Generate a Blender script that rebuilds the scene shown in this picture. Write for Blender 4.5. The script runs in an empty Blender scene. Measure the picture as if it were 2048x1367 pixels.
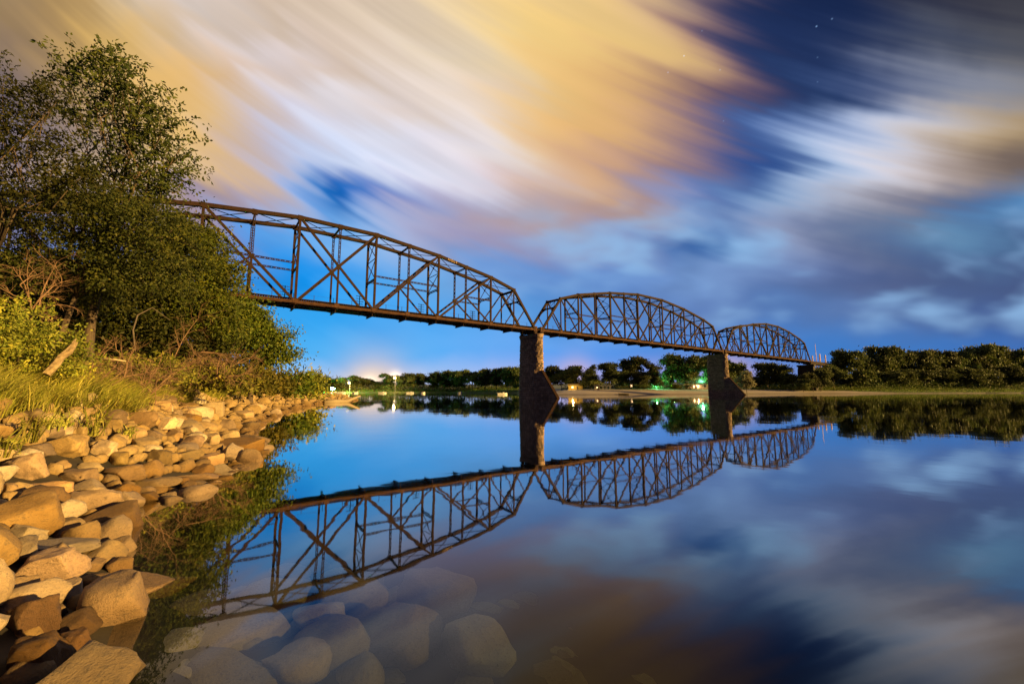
import bpy, bmesh, math, random
import numpy as np
from mathutils import Vector, Matrix
from mathutils.noise import noise as pnoise

S = bpy.context.scene
COL = S.collection
R = math.radians

# ------------------------------------------------------------------ camera
FPX, PITCH, CAMH = 802.1, 0.1179, 2.68          # focal length in pixels of a 2048 px wide frame
cp, sp = math.cos(PITCH), math.sin(PITCH)
cd = bpy.data.cameras.new("camera"); cam = bpy.data.objects.new("camera", cd); COL.objects.link(cam)
cam.location = (0, 0, CAMH); cam.rotation_euler = (math.pi / 2 + PITCH, 0, 0)
cd.sensor_width = 36; cd.lens = FPX / 2048 * 36; cd.clip_start = 0.05; cd.clip_end = 9000
S.camera = cam

# ------------------------------------------------------------------ render settings
S.render.engine = 'CYCLES'
cy = S.cycles
cy.use_denoising = True
cy.max_bounces = 6; cy.diffuse_bounces = 3; cy.glossy_bounces = 3; cy.transmission_bounces = 4
cy.transparent_max_bounces = 12; cy.volume_bounces = 0
cy.caustics_reflective = False; cy.caustics_refractive = False
cy.sample_clamp_indirect = 4
vs = S.view_settings
vs.view_transform = 'Standard'; vs.look = 'None'; vs.exposure = 1.05; vs.gamma = 1
vs.use_curve_mapping = False

# ------------------------------------------------------------------ sky
def lin(c):
    return tuple(((v / 255) / 12.92 if v / 255 < 0.04045 else ((v / 255 + 0.055) / 1.055) ** 2.4) for v in c)

W = bpy.data.worlds.new("World"); S.world = W; W.use_nodes = True
nt = W.node_tree; nt.nodes.clear()
def N(t, **k):
    n = nt.nodes.new(t)
    for a, b in k.items(): setattr(n, a, b)
    return n
def put(sock, v):
    if hasattr(v, 'is_linked') or isinstance(v, bpy.types.NodeSocket): nt.links.new(v, sock)
    else: sock.default_value = v
def M(op, a, b=None, c=None, clamp=False):
    n = N('ShaderNodeMath', operation=op, use_clamp=clamp)
    put(n.inputs[0], a)
    if b is not None: put(n.inputs[1], b)
    if c is not None: put(n.inputs[2], c)
    return n.outputs[0]
def VM(op, a, b=None):
    n = N('ShaderNodeVectorMath', operation=op); put(n.inputs[0], a)
    if b is not None: put(n.inputs[1], b)
    return n.outputs['Value'] if op in ('DOT_PRODUCT', 'LENGTH', 'DISTANCE') else n.outputs['Vector']
def MIXC(f, a, b, mode='MIX'):
    n = N('ShaderNodeMix', data_type='RGBA', blend_type=mode); n.clamp_factor = True
    put(n.inputs[0], f); put(n.inputs[6], a); put(n.inputs[7], b)
    return n.outputs[2]
def XYZ(x, y, z):
    n = N('ShaderNodeCombineXYZ'); put(n.inputs[0], x); put(n.inputs[1], y); put(n.inputs[2], z); return n.outputs[0]
def NOISE(vec, scale, detail=2.0, rough=0.5):
    n = N('ShaderNodeTexNoise', noise_dimensions='3D'); put(n.inputs['Vector'], vec)
    n.inputs['Scale'].default_value = scale; n.inputs['Detail'].default_value = detail; n.inputs['Roughness'].default_value = rough
    return n.outputs['Fac']

d0 = N('ShaderNodeTexCoord').outputs['Generated']
sx = N('ShaderNodeSeparateXYZ'); nt.links.new(d0, sx.inputs[0])
dirv = VM('NORMALIZE', XYZ(sx.outputs[0], sx.outputs[1], M('ABSOLUTE', sx.outputs[2])))
# a map projection of the sky, tangent to it low in the north (y is north)
fw = VM('DOT_PRODUCT', dirv, (0, cp, sp)); upv = VM('DOT_PRODUCT', dirv, (0, -sp, cp)); rt = VM('DOT_PRODUCT', dirv, (1, 0, 0))
fwc = M('MAXIMUM', fw, 0.22)
MX = M('MULTIPLY_ADD', M('DIVIDE', rt, fwc), 0.8021, 1.024)      # degrees-like map units east
MY = M('MULTIPLY_ADD', M('DIVIDE', upv, fwc), -0.8021, 0.6835)   # ... and down
# the wind has drawn the cloud out along arcs
CX, CYY = 2.4, -2.4
qx = M('SUBTRACT', MX, CX); qy = M('SUBTRACT', MY, CYY)
rho = M('SQRT', M('ADD', M('MULTIPLY', qx, qx), M('MULTIPLY', qy, qy)))
phi = M('ARCTAN2', qx, qy)
tx = M('DIVIDE', qy, rho); ty = M('DIVIDE', M('MULTIPLY', qx, -1), rho)
s1 = NOISE(XYZ(M('MULTIPLY', rho, 9.0), M('MULTIPLY', phi, 2.5), 3.1), 1.0, 2.0)
s2 = NOISE(XYZ(M('MULTIPLY', rho, 25.0), M('MULTIPLY', phi, 2.8), 7.7), 1.0, 2.5, 0.55)
s3 = NOISE(XYZ(MX, MY, 1.3), 5.0, 3.0)
fade = N('ShaderNodeMapRange'); put(fade.inputs[0], MY)
for i, v in ((1, 0.40), (2, 0.70), (3, 1.0), (4, 0.16)): fade.inputs[i].default_value = v
amp = M('ADD', M('MULTIPLY', M('SUBTRACT', s1, 0.5), 0.46), M('MULTIPLY', M('SUBTRACT', s2, 0.5), 0.26))
amp = M('MULTIPLY', amp, fade.outputs[0])
wx = M('ADD', M('MULTIPLY_ADD', tx, amp, MX), M('MULTIPLY', M('SUBTRACT', s3, 0.5), 0.08))
wy = M('ADD', M('MULTIPLY_ADD', ty, amp, MY), M('MULTIPLY', M('SUBTRACT', s3, 0.5), 0.08))
X0, X1 = -0.40, 2.46
ux = M('DIVIDE', M('SUBTRACT', wx, X0), X1 - X0, clamp=True)
SKY = [  # height on the map, then (east, colour) of the cloud bank at that height
 (-0.25, [(0, (150,125,95)), (.5, (205,180,150)), (1.0, (225,198,150)), (1.3, (170,140,120)), (1.55, (40,45,75)), (1.9, (40,42,62)), (2.3, (70,70,76))]),
 (0.00, [(0,(150,125,95)),(.16,(188,150,88)),(.26,(205,180,140)),(.36,(224,212,208)),(.48,(205,182,160)),(.64,(218,198,178)),(.8,(226,206,180)),(.96,(238,210,160)),(1.12,(240,202,128)),(1.28,(222,186,140)),(1.42,(135,112,120)),(1.52,(36,48,86)),(1.62,(20,37,76)),(1.78,(21,37,74)),(1.92,(46,48,66)),(2.08,(64,64,72))]),
 (0.085, [(0,(126,108,98)),(.14,(200,160,92)),(.28,(226,185,112)),(.40,(208,185,160)),(.50,(230,220,226)),(.60,(214,190,170)),(.74,(226,208,192)),(.86,(228,210,185)),(.97,(238,212,168)),(1.12,(243,206,125)),(1.28,(232,192,130)),(1.40,(160,124,118)),(1.5,(48,58,98)),(1.6,(25,44,86)),(1.75,(30,47,88)),(1.92,(75,82,100)),(2.08,(80,80,86))]),
 (0.17, [(0,(92,86,104)),(.14,(185,152,105)),(.28,(239,192,114)),(.42,(230,186,118)),(.52,(212,188,175)),(.62,(232,230,240)),(.72,(222,204,196)),(.84,(234,220,210)),(.96,(232,210,188)),(1.08,(240,198,122)),(1.26,(224,178,118)),(1.40,(132,100,108)),(1.5,(46,58,100)),(1.6,(29,53,98)),(1.74,(62,82,128)),(1.90,(142,148,165)),(2.08,(125,118,112))]),
 (0.255, [(0,(110,100,118)),(.14,(150,132,128)),(.28,(225,185,118)),(.40,(236,190,114)),(.50,(222,190,150)),(.60,(200,192,208)),(.70,(226,232,250)),(.80,(220,214,226)),(.92,(238,230,232)),(1.02,(230,200,160)),(1.13,(237,188,116)),(1.28,(222,176,126)),(1.40,(150,118,120)),(1.5,(60,80,132)),(1.58,(70,105,165)),(1.70, (172,192,228)),(1.82, (206,206,218)),(1.96, (190,165,128)),(2.1,(150,126,96))]),
 (0.34, [(0,(165,145,150)),(.16,(190,165,140)),(.30,(222,188,135)),(.42,(222,184,132)),(.52,(205,180,165)),(.60,(190,188,212)),(.70,(195,212,244)),(.80,(228,232,250)),(.92,(222,212,224)),(1.02,(214,188,178)),(1.14,(218,174,130)),(1.28,(205,162,130)),(1.40,(140,116,132)),(1.5,(50,82,142)),(1.6,(28,70,140)),(1.67, (160,190,228)),(1.77, (226,222,232)),(1.90, (170,150,138)),(2.08,(100,86,80))]),
 (0.415, [(0,(160,150,170)),(.2,(155,140,158)),(.36,(150,134,156)),(.5,(170,150,158)),(.6, (165,190,236)),(.68, (40,130,210)),(.73, (0,84,172)),(.78, (40,120,205)),(.86,(165,165,205)),(.96,(172,152,160)),(1.12,(188,158,150)),(1.28,(165,138,136)),(1.42,(140,150,195)),(1.52,(40,86,155)),(1.62,(140,172,212)),(1.76,(182,184,200)),(1.88,(120,112,122)),(1.98,(70,110,160)),(2.1,(88,140,190))]),
 (0.49, [(0,(130,135,180)),(.3,(130,130,172)),(.46, (112,142,205)),(.58, (70,156,232)),(.72, (120,184,242)),(.84,(175,185,222)),(.96,(160,150,182)),(1.12, (138,140,176)),(1.28, (134,140,184)),(1.37,(70,110,170)),(1.42,(34,88,160)),(1.48,(110,150,200)),(1.62, (150,160,194)),(1.76,(110,122,152)),(1.88,(98,118,152)),(1.98,(100,150,190)),(2.1,(62,84,130))]),
 (0.56, [(0,(100,130,190)),(.4,(70,145,215)),(.56, (0,138,228)),(.7, (14,148,236)),(.84, (110,180,238)),(.98, (120,160,220)),(1.14, (95,140,204)),(1.28, (100,138,200)),(1.42, (125,162,214)),(1.58, (105,132,186)),(1.72,(82,92,132)),(1.86,(72,96,142)),(2.1,(66,82,128))]),
 (0.63, [(0,(90,150,220)),(.5, (60,168,242)),(.66, (44,164,243)),(.84, (66,164,242)),(.98, (104,170,234)),(1.1,(70,138,210)),(1.28,(92,132,195)),(1.44,(96,124,180)),(1.6,(76,118,180)),(1.76,(96,124,176)),(1.9,(70,98,152)),(2.1,(58,82,140))]),
 (0.70, [(0,(110,175,235)),(.6, (66,178,246)),(.8, (84,178,248)),(1.0, (98,170,244)),(1.2, (88,150,236)),(1.4,(80,135,212)),(1.6,(56,122,200)),(1.8,(62,122,196)),(2.0,(58,110,184)),(2.2,(54,98,170))]),
 (0.775, [(0,(165,200,240)),(.6,(170,205,246)),(.72,(214,214,236)),(.84,(186,204,240)),(1.0,(160,186,240)),(1.16,(180,170,225)),(1.3,(140,160,225)),(1.48,(150,142,200)),(1.64,(104,145,214)),(1.8,(110,146,214)),(2.1,(92,132,200))]),
]
res = None; prev = None
for (yy, stops) in SKY:
    r = N('ShaderNodeValToRGB'); cr = r.color_ramp; cr.interpolation = 'B_SPLINE'
    pts = [((x - X0) / (X1 - X0), c) for x, c in stops]
    while len(cr.elements) < len(pts): cr.elements.new(0.5)
    for e, (p, c) in zip(cr.elements, pts): e.position = p
    for e, (p, c) in zip(sorted(cr.elements, key=lambda e: e.position), pts): e.color = (*lin(c), 1)
    nt.links.new(ux, r.inputs[0])
    if res is None: res = r.outputs[0]
    else:
        mr = N('ShaderNodeMapRange', interpolation_type='SMOOTHSTEP'); put(mr.inputs[0], wy)
        mr.inputs[1].default_value = prev; mr.inputs[2].default_value = yy
        res = MIXC(mr.outputs[0], res, r.outputs[0])
    prev = yy
# fine streaks of light and shade inside the cloud
lum = M('MULTIPLY_ADD', M('MULTIPLY', M('SUBTRACT', s2, 0.5), fade.outputs[0]), 0.38, 1.0)
res = MIXC(1.0, res, XYZ(lum, lum, lum), 'MULTIPLY')
# small ragged cloud low in the sky
s4 = NOISE(XYZ(M('MULTIPLY', M('ADD', MX, M('MULTIPLY', wx, .4)), 3.0), M('MULTIPLY', M('ADD', MY, M('MULTIPLY', wy, .4)), 7.0), 5.5), 1.0, 2.5, 0.5)
mk = N('ShaderNodeMapRange', interpolation_type='SMOOTHSTEP'); put(mk.inputs[0], MY); mk.inputs[1].default_value = .34; mk.inputs[2].default_value = .50
mk2 = N('ShaderNodeMapRange', interpolation_type='SMOOTHSTEP'); put(mk2.inputs[0], MY); mk2.inputs[1].default_value = .74; mk2.inputs[2].default_value = .60
mk3 = N('ShaderNodeMapRange', interpolation_type='SMOOTHSTEP'); put(mk3.inputs[0], MX); mk3.inputs[1].default_value = .75; mk3.inputs[2].default_value = 1.35; mk3.inputs[3].default_value = .25
mm = M('MULTIPLY', M('MULTIPLY', mk.outputs[0], mk2.outputs[0]), mk3.outputs[0])
cf = N('ShaderNodeMapRange', interpolation_type='SMOOTHSTEP'); put(cf.inputs[0], s4); cf.inputs[1].default_value = .46; cf.inputs[2].default_value = .72
res = MIXC(M('MULTIPLY', M('MULTIPLY', cf.outputs[0], mm), .9), res, (*lin((146, 190, 234)), 1))
cf2 = N('ShaderNodeMapRange', interpolation_type='SMOOTHSTEP'); put(cf2.inputs[0], s4); cf2.inputs[1].default_value = .50; cf2.inputs[2].default_value = .28
res = MIXC(M('MULTIPLY', M('MULTIPLY', cf2.outputs[0], mm), .42), res, (*lin((66, 90, 140)), 1))
# glow of the town low over the far bank
def lobe(px, py, k):
    v = Vector(((px - 1024) / FPX, cp + sp * (py - 683.5) / FPX, sp - cp * (py - 683.5) / FPX)).normalized()
    dd = VM('DOT_PRODUCT', dirv, tuple(v))
    return M('POWER', M('MAXIMUM', dd, 0.0), k)
for px, py, k, c, g in ((748, 772, 330, (1.0, .62, .36), .62), (742, 770, 1500, (1.1, .84, .56), .80), (1150, 745, 1200, (.80, .50, .52), .45), (1460, 738, 1800, (.75, .48, .50), .45)):
    res = MIXC(M('MULTIPLY', lobe(px, py, k), g), res, (*c, 1))
for px, py, k, c, g in ((738, 768, 9000, (1, .9, .7), .9), (790, 755, 12000, (1, .70, .34), 1.4), (700, 765, 30000, (1, .8, .5), .6)):
    f = M('MULTIPLY', lobe(px, py, k), g)
    res = MIXC(1.0, res, MIXC(f, (0, 0, 0, 1), (*c, 1)), 'ADD')
for px, py, b in ((1633, 53, .5), (1664, 38, .28), (1368, 112, .5), (1336, 145, .3), (1440, 140, .22), (1635, 115, .12), (1635, 164, .12), (1447, 242, .15), (1404, 62, .15)):
    f = M('MULTIPLY', lobe(px, py, 1.6e6), b)
    res = MIXC(1.0, res, MIXC(f, (0, 0, 0, 1), (.35, .6, 1, 1)), 'ADD')
# unseen sky overhead and southward, made even dark blue to weaken fill light
away = N('ShaderNodeMapRange', interpolation_type='SMOOTHSTEP'); put(away.inputs[0], fw)
away.inputs[1].default_value = 0.42; away.inputs[2].default_value = 0.05
res = MIXC(away.outputs[0], res, (*lin((58, 62, 90)), 1))
sky = N('ShaderNodeTexSky', sky_type='NISHITA'); sky.sun_disc = False
SUN_EL, SUN_AZ = 10.0, 110.0                     # degrees above the horizon, degrees east of north
sky.sun_elevation = R(-4); sky.sun_rotation = R(SUN_AZ)
bg1 = N('ShaderNodeBackground'); nt.links.new(sky.outputs[0], bg1.inputs[0]); bg1.inputs[1].default_value = 0.05
bg2 = N('ShaderNodeBackground'); nt.links.new(res, bg2.inputs[0]); bg2.inputs[1].default_value = 0.483
ad = N('ShaderNodeAddShader'); nt.links.new(bg1.outputs[0], ad.inputs[0]); nt.links.new(bg2.outputs[0], ad.inputs[1])
wo = N('ShaderNodeOutputWorld'); nt.links.new(ad.outputs[0], wo.inputs[0])
W.cycles.sampling_method = 'MANUAL'; W.cycles.sample_map_resolution = 512

# ------------------------------------------------------------------ the low warm light from the east
sl = bpy.data.lights.new("sun", 'SUN'); sun = bpy.data.objects.new("sun", sl); COL.objects.link(sun)
sl.energy = 5.0; sl.angle = R(0.9); sl.color = (1.0, 0.62, 0.18)
Ld = Vector((math.sin(R(SUN_AZ)) * math.cos(R(SUN_EL)), math.cos(R(SUN_AZ)) * math.cos(R(SUN_EL)), math.sin(R(SUN_EL))))
sun.rotation_euler = Ld.to_track_quat('Z', 'Y').to_euler(); sun.location = (60, -20, 40)

# ------------------------------------------------------------------ helpers
def pray(px, py):
    x = (px - 1024) / FPX; y = -(py - 683.5) / FPX
    return Vector((x, cp - sp * y, sp + cp * y))
def at(px, py, Y):
    r = pray(px, py); return r * (Y / r.y) + Vector((0, 0, CAMH))
def ground_at(px, py, zmax=None):
    """first point of the terrain (or of a level zmax below it) along the ray through a spot of the photograph"""
    r = np.array(pray(px, py)); t = np.geomspace(1.0, 600, 2600); p = r * t[:, None] + np.array([0, 0, CAMH])
    z = terrain(p[:, 0], p[:, 1])
    if zmax is not None: z = zmax(z)
    i = int(np.argmax(p[:, 2] < z)); return Vector(p[i])

class MB:
    def __init__(s): s.v = []; s.f = []; s.n = 0
    def add(s, v, f):
        v = np.asarray(v, float).reshape(-1, 3); s.v.append(v)
        for q in f: s.f.append(tuple(i + s.n for i in q))
        s.n += len(v)
    def box(s, c, h, rot=None):
        c = np.array(c, float); h = np.array(h, float)
        v = np.array([[x, y, z] for x in (-1, 1) for y in (-1, 1) for z in (-1, 1)], float) * h
        if rot is not None: v = v @ np.array(rot.to_3x3()).T
        s.add(v + c, BOXF)
    def beam(s, a, b, wa, wb, side=(0, 1, 0)):
        """bar from a to b, wa wide along side and wb the other way"""
        a = np.array(a, float); b = np.array(b, float); d = b - a; L = np.linalg.norm(d)
        if L < 1e-6: return
        d = d / L; sd = np.array(side, float); sd = sd - d * (sd @ d); sd /= max(np.linalg.norm(sd), 1e-9); o = np.cross(d, sd)
        v = [p + sd * i * wa / 2 + o * j * wb / 2 for p in (a, b) for i in (-1, 1) for j in (-1, 1)]
        s.add(v, BOXF)
    def laced(s, a, b, w, t, off, side):
        """two thin flanges apart by w along off, zigzag lacing between, t deep along side"""
        a = np.array(a, float); b = np.array(b, float); off = np.array(off, float)
        fl = w * 0.22
        for k in (-1, 1): s.beam(a + off * k * (w - fl) / 2, b + off * k * (w - fl) / 2, t, fl, side)
        L = np.linalg.norm(b - a); n = max(2, int(L / (w * 1.15)))
        for q in (-1, 1):
            for i in range(n):
                k = 1 if (i + (q > 0)) % 2 else -1
                p0 = a + (b - a) * (i / n) + off * k * w * .36; p1 = a + (b - a) * ((i + 1) / n) - off * k * w * .36
                e = np.array(side, float) * q * t * 0.42
                s.beam(p0 + e, p1 + e, 0.03, 0.085, side)
    def tube(s, pts, rad, n=6, cap=True):
        pts = [np.array(p, float) for p in pts]; base = s.n; ring = []
        up = np.array([0.13, 0.21, 0.97])
        for i, p in enumerate(pts):
            d = pts[min(i + 1, len(pts) - 1)] - pts[max(i - 1, 0)]; d /= max(np.linalg.norm(d), 1e-9)
            a = np.cross(d, up);
            if np.linalg.norm(a) < 1e-3: a = np.cross(d, [1, 0, 0])
            a /= np.linalg.norm(a); b = np.cross(d, a)
            ring.append([p + (a * math.cos(2 * math.pi * k / n) + b * math.sin(2 * math.pi * k / n)) * rad[i] for k in range(n)])
        f = []
        for i in range(len(pts) - 1):
            for k in range(n): f.append((i * n + k, i * n + (k + 1) % n, (i + 1) * n + (k + 1) % n, (i + 1) * n + k))
        if cap: f.append(tuple(range(n))[::-1]); f.append(tuple((len(pts) - 1) * n + k for k in range(n)))
        s.add(np.array(ring).reshape(-1, 3), f)
    def mesh(s, name, mat, smooth=False):
        v = np.concatenate(s.v) if s.v else np.zeros((0, 3))
        return raw_mesh(name, v, s.f, mat, smooth)
    def obj(s, name, mat, parent=None, smooth=False, **k):
        return link(name, s.mesh(name, mat, smooth), parent, **k)
BOXF = [(0, 1, 3, 2), (4, 6, 7, 5), (0, 4, 5, 1), (2, 3, 7, 6), (0, 2, 6, 4), (1, 5, 7, 3)]

def raw_mesh(name, v, f, mat, smooth=False):
    me = bpy.data.meshes.new(name)
    if isinstance(f, np.ndarray):
        k = f.shape[1]; m = len(f)
        me.vertices.add(len(v)); me.vertices.foreach_set('co', np.ascontiguousarray(v, dtype=np.float32).ravel())
        me.loops.add(m * k); me.loops.foreach_set('vertex_index', np.ascontiguousarray(f, dtype=np.int32).ravel())
        me.polygons.add(m); me.polygons.foreach_set('loop_start', np.arange(0, m * k, k, dtype=np.int32))
        me.update(calc_edges=True); me.validate()
    else:
        me.from_pydata([tuple(p) for p in v], [], f); me.update()
    if smooth: me.polygons.foreach_set('use_smooth', [True] * len(me.polygons))
    if mat is not None: me.materials.append(mat)
    return me
def tag(o, label=None, cat=None, group=None, kind=None):
    if label: o['label'] = label
    if cat: o['category'] = cat
    if group: o['group'] = group
    if kind: o['kind'] = kind
    return o
def link(name, data, parent=None, loc=None, **k):
    o = bpy.data.objects.new(name, data); COL.objects.link(o)
    if parent is not None: o.parent = parent
    if loc is not None: o.location = loc
    return tag(o, **k)
def empty(name, loc=(0, 0, 0), rz=0, **k):
    o = link(name, None, None, loc, **k); o.rotation_euler = (0, 0, rz); o.empty_display_size = 0.3
    return o
def copy_tree(root, loc=None, rz=None, sc=None, label=None, group=None):
    kids = {}
    for o in list(COL.objects):
        if o.parent is not None: kids.setdefault(o.parent.name, []).append(o)
    def rec(o, par):
        c = o.copy(); COL.objects.link(c); c.parent = par
        for ch in kids.get(o.name, []): rec(ch, c)
        return c
    r = rec(root, None)
    if loc is not None: r.location = loc
    if rz is not None: r.rotation_euler = (0, 0, rz)
    if sc is not None: r.scale = sc
    if label: r['label'] = label
    if group: r['group'] = group
    return r

# ------------------------------------------------------------------ materials
class MatB:
    def __init__(s, name):
        s.m = bpy.data.materials.new(name); s.m.use_nodes = True; s.t = s.m.node_tree; s.b = s.t.nodes['Principled BSDF']
    def n(s, t, **k):
        n = s.t.nodes.new(t)
        for a, b in k.items(): setattr(n, a, b)
        return n
    def l(s, a, b): s.t.links.new(a, b)
    def noise(s, scale, detail=4, rough=.55, coord='Object', stretch=None):
        tc = s.n('ShaderNodeTexCoord'); mp = s.n('ShaderNodeMapping'); s.l(tc.outputs[coord], mp.inputs[0])
        if stretch: mp.inputs['Scale'].default_value = stretch
        n = s.n('ShaderNodeTexNoise'); s.l(mp.outputs[0], n.inputs['Vector'])
        n.inputs['Scale'].default_value = scale; n.inputs['Detail'].default_value = detail; n.inputs['Roughness'].default_value = rough
        return n.outputs['Fac']
    def ramp(s, fac, stops):
        r = s.n('ShaderNodeValToRGB'); cr = r.color_ramp
        while len(cr.elements) < len(stops): cr.elements.new(.5)
        for e, (p, c) in zip(cr.elements, stops): e.position = p
        for e, (p, c) in zip(cr.elements, stops): e.color = (*c, 1)
        s.l(fac, r.inputs[0]); return r.outputs[0]
    def mix(s, f, a, b, mode='MIX'):
        m = s.n('ShaderNodeMix', data_type='RGBA', blend_type=mode)
        for i, v in ((0, f), (6, a), (7, b)):
            if isinstance(v, bpy.types.NodeSocket): s.l(v, m.inputs[i])
            else: m.inputs[i].default_value = v
        return m.outputs[2]
    def bump(s, h, strength, dist):
        b = s.n('ShaderNodeBump'); b.inputs['Strength'].default_value = strength; b.inputs['Distance'].default_value = dist
        s.l(h, b.inputs['Height']); s.l(b.outputs[0], s.b.inputs['Normal']); return b
    def set(s, **k):
        for a, v in k.items():
            i = s.b.inputs[a.replace('_', ' ')]
            if isinstance(v, bpy.types.NodeSocket): s.l(v, i)
            else: i.default_value = v
        return s.m
def mat(name, stops, scale=3, rough=.8, bump=0, bdist=.02, detail=5, metal=0, stretch=None, coord='Object', bscale=None):
    b = MatB(name); nz = b.noise(scale, detail, stretch=stretch, coord=coord)
    c = b.ramp(nz, stops)
    if bump: b.bump(b.noise(bscale, 6, .6, coord) if bscale else nz, bump, bdist)
    return b.set(Base_Color=c, Roughness=rough, Metallic=metal)
def leafmat(name, c0, c1, c2, trans=.35):
    b = MatB(name); g = b.n('ShaderNodeNewGeometry'); oi = b.n('ShaderNodeObjectInfo')
    c = b.ramp(g.outputs['Random Per Island'], [(0, c0), (.5, c1), (1, c2)])
    pn = b.ramp(b.noise(.8, 3, .55), [(.32, (.5, .52, .5)), (.5, (1, 1, 1)), (.68, (1.65, 1.5, 1.2))]); c = b.mix(1.0, c, pn, 'MULTIPLY')
    hs = b.n('ShaderNodeHueSaturation'); b.l(c, hs.inputs['Color'])
    mr = b.n('ShaderNodeMapRange'); b.l(oi.outputs['Random'], mr.inputs[0]); mr.inputs[3].default_value = .6; mr.inputs[4].default_value = 1.45
    b.l(mr.outputs[0], hs.inputs['Value'])
    mr2 = b.n('ShaderNodeMapRange'); b.l(oi.outputs['Random'], mr2.inputs[0]); mr2.inputs[3].default_value = .475; mr2.inputs[4].default_value = .515
    b.l(mr2.outputs[0], hs.inputs['Hue'])
    b.set(Base_Color=hs.outputs[0], Roughness=.6)
    b.b.inputs['Specular IOR Level'].default_value = .25
    tr = b.n('ShaderNodeBsdfTranslucent'); b.l(hs.outputs[0], tr.inputs[0])
    mx = b.n('ShaderNodeMixShader'); mx.inputs[0].default_value = trans
    b.l(b.b.outputs[0], mx.inputs[1]); b.l(tr.outputs[0], mx.inputs[2])
    b.l(mx.outputs[0], b.t.nodes['Material Output'].inputs[0]); return b.m
def glow(name, c, s):
    b = MatB(name); return b.set(Base_Color=(*c, 1), Emission_Color=(*c, 1), Emission_Strength=s)

def rustmat(name, k=1.0):
    b = MatB(name); n1 = b.noise(1.3, 6, .6); n2 = b.noise(9, 4)
    c = b.ramp(n1, [(.3, (.085 * k, .036 * k, .020 * k)), (.52, (.135 * k, .058 * k, .030 * k)), (.72, (.19 * k, .092 * k, .048 * k))])
    c2 = b.mix(b.ramp(n2, [(.5, (0, 0, 0)), (.75, (.5, .5, .5))]), c, (.06 * k, .03 * k, .02 * k, 1))
    b.b.inputs['Specular IOR Level'].default_value = .15; b.bump(n2, .15, .02); return b.set(Base_Color=c2, Roughness=.72, Metallic=.0)
STEEL = rustmat('rusty_steel', .19); STEEL_LIT = rustmat('lit_steel', .5); STEELD = rustmat('dark_steel', .18)  # lighter copy for the bottom chord: warm town light put into its colour
TIMBER = mat('dark_timber', [(.3, (.03, .024, .02)), (.7, (.07, .052, .04))], 2, .85, .3, .02)
def stonemat(name, a, b_, c, sc=.9, v0=.72, v1=1.25):
    b = MatB(name); n1 = b.noise(sc, 6, .62, 'Object'); g = b.n('ShaderNodeNewGeometry')
    col = b.ramp(n1, [(.28, a), (.5, b_), (.75, c)])
    v = b.n('ShaderNodeMapRange'); b.l(g.outputs['Random Per Island'], v.inputs[0]); v.inputs[3].default_value = v0; v.inputs[4].default_value = v1
    hs = b.n('ShaderNodeHueSaturation'); b.l(col, hs.inputs['Color']); b.l(v.outputs[0], hs.inputs['Value'])
    b.bump(b.noise(4.5, 8, .65), .3, .05)
    return b.set(Base_Color=hs.outputs[0], Roughness=.88)
PIER = stonemat('pier_masonry', (.20, .135, .095), (.34, .232, .16), (.45, .32, .225), 1.6, .62, 1.3)
DARKST = stonemat('dark_masonry', (.022, .017, .017), (.034, .027, .026), (.05, .038, .035))
JOINT = mat('mortar', [(.3, (.05, .038, .03)), (.7, (.09, .07, .055))], 3, .95)
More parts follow.
